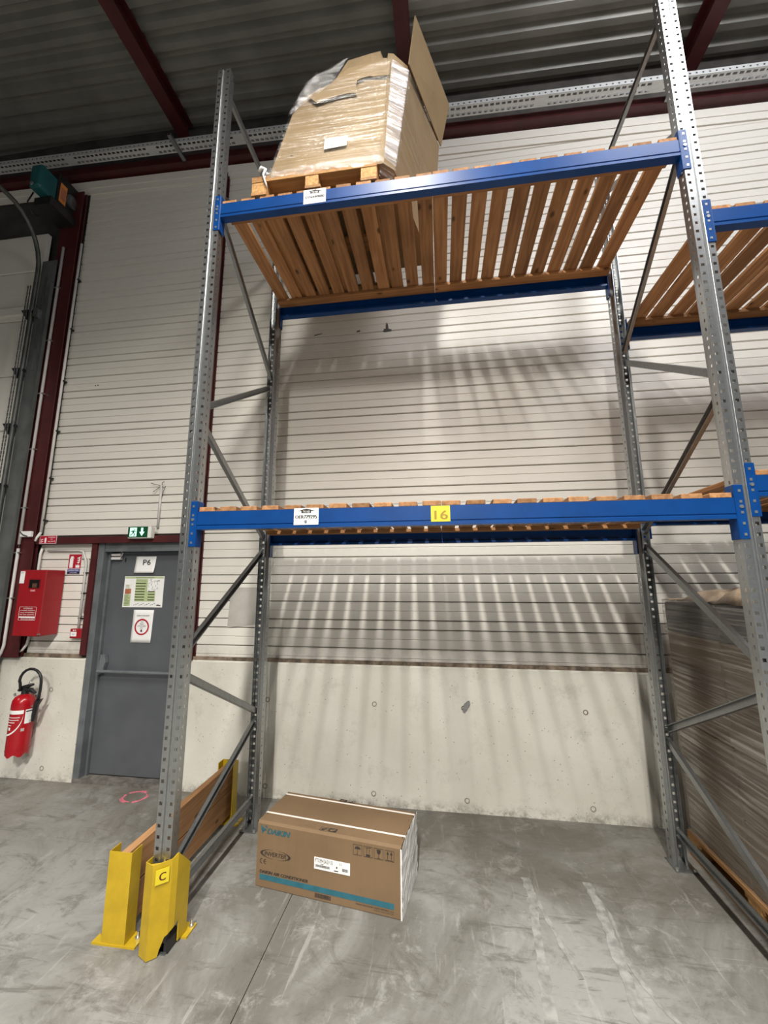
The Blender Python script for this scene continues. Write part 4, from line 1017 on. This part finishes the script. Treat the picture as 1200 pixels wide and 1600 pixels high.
text('DAIKIN AIR CONDITIONER', .025, .330, .074, .089, Y-.0004, INKB, ac, shear=.25, bold=5)
plate(.025, .826, .041, .068, Y, STRIPE, ac, 'blue_stripe', .0006)
o = B(.367, .580, -.0022, -.0006, .153, .211).obj('product_label', PAPER, ac); o['label'] = 'white product label with code and barcodes'
text('FTXM42A2V1B', .374, .478, .187, .206, -.0027, INK, o)
m = MB(); rn = random.Random(4); x = .376
while x < .462:
    w_ = rn.uniform(.0008, .003); m.box(x, x+w_, -.0028, -.0022, .164, .176); x += w_+rn.uniform(.0008, .002)
x = .535
while x < .568:
    w_ = rn.uniform(.0008, .003); m.box(x, x+w_, -.0028, -.0022, .166, .180); x += w_+rn.uniform(.0008, .002)
m.box(.499, .506, -.0028, -.0022, .174, .183).box(.486, .512, -.0028, -.0022, .160, .164).box(.405, .425, -.0028, -.0022, .180, .182)
m.obj('barcode', INK, o); annulus(.522, .198, .004, .0052, -.0024, INK, o, 'ce_mark', rad_(90), rad_(270), 8); annulus(.532, .198, .004, .0052, -.0024, INK, o, 'ce_mark', rad_(90), rad_(270), 8)
m = MB(); x = .374
while x < .470:
    w_ = rn.uniform(.0015, .005); m.box(x, x+w_, -.0012, -.0006, .015, .035); x += w_+rn.uniform(.0008, .002)
m.obj('barcode', INKB, ac)
text('DAIKIN INDUSTRIES CZECH REPUBLIC s.r.o.', .615, .825, .027, .034, Y-.0004, INKB, ac, bold=2)
text('MADE IN CZECH REPUBLIC', .715, .825, .017, .022, Y-.0004, INKB, ac)
def pic(x0, x1, polys, z0=.259, z1=.310):
    w_ = .0016
    m = MB()
    for a, b, c, d in ((x0, x1, z0, z0+w_), (x0, x1, z1-w_, z1), (x0, x0+w_, z0, z1), (x1-w_, x1, z0, z1)): m.box(a, b, Y-.0005, Y, c, d)
    cx, cz_ = (x0+x1)/2, (z0+z1)/2
    for p in polys: m.prism([(cx+a, cz_+b) for a, b in p], Y-.0005, Y, 'Y')
    m.obj('handling_mark', INKB, ac)
arc = [(.017*math.cos(t), .004+.013*math.sin(t)) for t in [k*PI/8 for k in range(9)]]
pic(.597, .648, [arc, [(-.001, .004), (.001, .004), (.001, -.020), (-.001, -.020)], [(-.001, -.020), (-.006, -.018), (-.006, -.021), (-.001, -.023)]])
pic(.657, .708, [[(-.012, -.022), (.012, -.022), (.012, -.012), (-.012, -.012)], [(-.009, -.008), (-.007, -.008), (-.006, .014), (-.009, .014)], [(.006, -.008), (.008, -.008), (.009, .014), (.006, .014)], [(-.016, .016), (.016, .019), (.016, .021), (-.016, .018)]])
pic(.717, .768, [[(-.011, .020), (.011, .020), (.010, .006), (.004, -.001), (-.004, -.001), (-.010, .006)], [(-.0012, 0), (.0012, 0), (.0012, -.020), (-.0012, -.020)], [(-.009, -.020), (.009, -.020), (.009, -.022), (-.009, -.022)]])
pic(.777, .828, [[(-.0115, -.017), (-.0085, -.017), (-.0085, .010), (-.0115, .010)], [(.0085, -.017), (.0115, -.017), (.0115, .010), (.0085, .010)], [(-.017, .006), (-.003, .006), (-.010, .021)], [(.003, .006), (.017, .006), (.010, .021)], [(-.020, -.020), (.020, -.020), (.020, -.022), (-.020, -.022)]])
# marks printed on the top
Mt = Matrix.Translation((0, 0, H+.0008)) @ Matrix.Rotation(-PI/2, 4, 'X')
def top_text(s_, x0, x1, y0, y1): text(s_, x0, x1, y0, y1, 0, simple('top_print', (.20, .12, .06), .7), ac, M=Mt)
top_text('NO HAND HOOKS', .14, .355, .030, .040); top_text('DO NOT STEP ON', .50, .60, .024, .034); top_text('DO NOT STEP ON', .56, .69, .290, .298); top_text('NO HAND HOOKS', .27, .345, .352, .360)
def top_pic(x, y, dark):
    m = MB(); z = H+.0002
    if dark: m.box(x, x+.048, y, y+.034, z, z+.0006)
    else:
        for a in (0, .046): m.box(x+a, x+a+.002, y, y+.034, z, z+.0006)
        for b in (0, .032): m.box(x, x+.048, y+b, y+b+.002, z, z+.0006)
    m.obj('handling_mark', INKB, ac)
    m = MB()
    m.prism([(x+.008, y+.008), (x+.022, y+.006), (x+.040, y+.022), (x+.036, y+.028), (x+.020, y+.020), (x+.010, y+.022)], z+.0006, z+.0010, 'Z'); m.obj('handling_mark', CARDA if dark else INKB, ac)
top_pic(.385, .015, False); top_pic(.437, .018, True); top_pic(.372, .340, True); top_pic(.424, .340, False)

# ------------------------------------------------------------------ wrapped pallet load in the right-hand bay
lp = thing('wooden_pallet', 'wooden pallet under the film-wrapped brown load at the right edge', 'pallet', (2.87, -.02, 0))
for x in (0, .35, .70):
    MB().box(x, x+.10, 0, 1.2, 0, .020).obj('bottom_board', WOODPY, lp)
    for y in (0, .55, 1.10): MB().box(x, x+.10, y, y+.10, .020, .098).obj('block', CHIP, lp)
for y in (0, .53, 1.06): MB().box(0, .80, y, y+.14, .098, .120).obj('stringer_board', WOODP, lp)
for i in range(5): MB().box(i*.17, i*.17+.12, 0, 1.2, .120, .142).obj('top_board', WOODPY, lp)
ld = thing('wrapped_load', 'stack of brown cartons under dull stretch film at the right edge', 'wrapped goods', (2.87, -.02, .1425))
hs = [.0, .34, .68, 1.02, 1.24, 1.44]
for k in range(5):
    for j in range(2):
        mt = CARDC if k < 4 else CARDN
        if k == 3: mt = CARDC
        a, b = (.012, .62) if j == 0 else (.63, 1.185)
        MB().box(.015, .785, a, b, hs[k]+.002, hs[k+1]-.002).obj('carton', mt, ld, bevel=.008)
def ldskin(p00, p10, p11, p01, nu, nv, seed, wob):
    rn = random.Random(seed); m = MB(); P = [Vector(p) for p in (p00, p10, p11, p01)]
    nn = (P[1]-P[0]).cross(P[3]-P[0]).normalized()
    for j in range(nv+1):
        for i in range(nu+1):
            a, b = i/nu, j/nv; p = P[0]*(1-a)*(1-b)+P[1]*a*(1-b)+P[2]*a*b+P[3]*(1-a)*b
            m.v.append(tuple(p+nn*wob*(math.sin((b*30+a*9)+seed)*.4+rn.uniform(-.6, .6))))
    W = nu+1; m.f = [(j*W+i, j*W+i+1, (j+1)*W+i+1, (j+1)*W+i) for j in range(nv) for i in range(nu)]
    o = mesh_obj('stretch_film', solid(m.mesh('film'), .0008), FILML, ld)
    for p in o.data.polygons: p.use_smooth = True
ldskin((.006, 1.194, -.0), (.006, .004, -.0), (.006, .004, 1.455), (.006, 1.194, 1.455), 30, 40, 1, .0016)
ldskin((.006, .004, 0), (.794, .004, 0), (.794, .004, 1.455), (.006, .004, 1.455), 14, 30, 2, .004)
# rumpled film heaped on the top
m = MB(); rn = random.Random(33); nu, nv = 26, 20
for j in range(nv+1):
    for i in range(nu+1):
        a, b = i/nu, j/nv; yy = .004+1.19*a; xx = .004+.79*b
        h = 1.448+(.11*max(0, math.sin((1-a)*2.4+.1))**1.5*(.35+.65*math.sin(min(1, b*6)*PI/2)))*(0.6+.4*math.sin(a*19+b*7))+rn.uniform(0, .016)
        if b == 0: h = 1.449+ .012*rn.random()
        m.v.append((xx, yy, h))
W = nu+1; m.f = [(j*W+i, j*W+i+1, (j+1)*W+i+1, (j+1)*W+i) for j in range(nv) for i in range(nu)]
o = mesh_obj('rumpled_film', solid(m.mesh('rf', smooth=True), .001), simple('rumpled_brown', (.26, .20, .145), .35, 0, .25, 14, .3), ld)
for o in S.objects:
    if o.get('category') == 'conduit': o['group'] = 'conduits on the wall and column left of the rack'
    if o.get('category') == 'pallet': o['group'] = 'wooden pallets'
    if o.get('category') == 'paper sign': o['group'] = 'papers taped on the grey door'
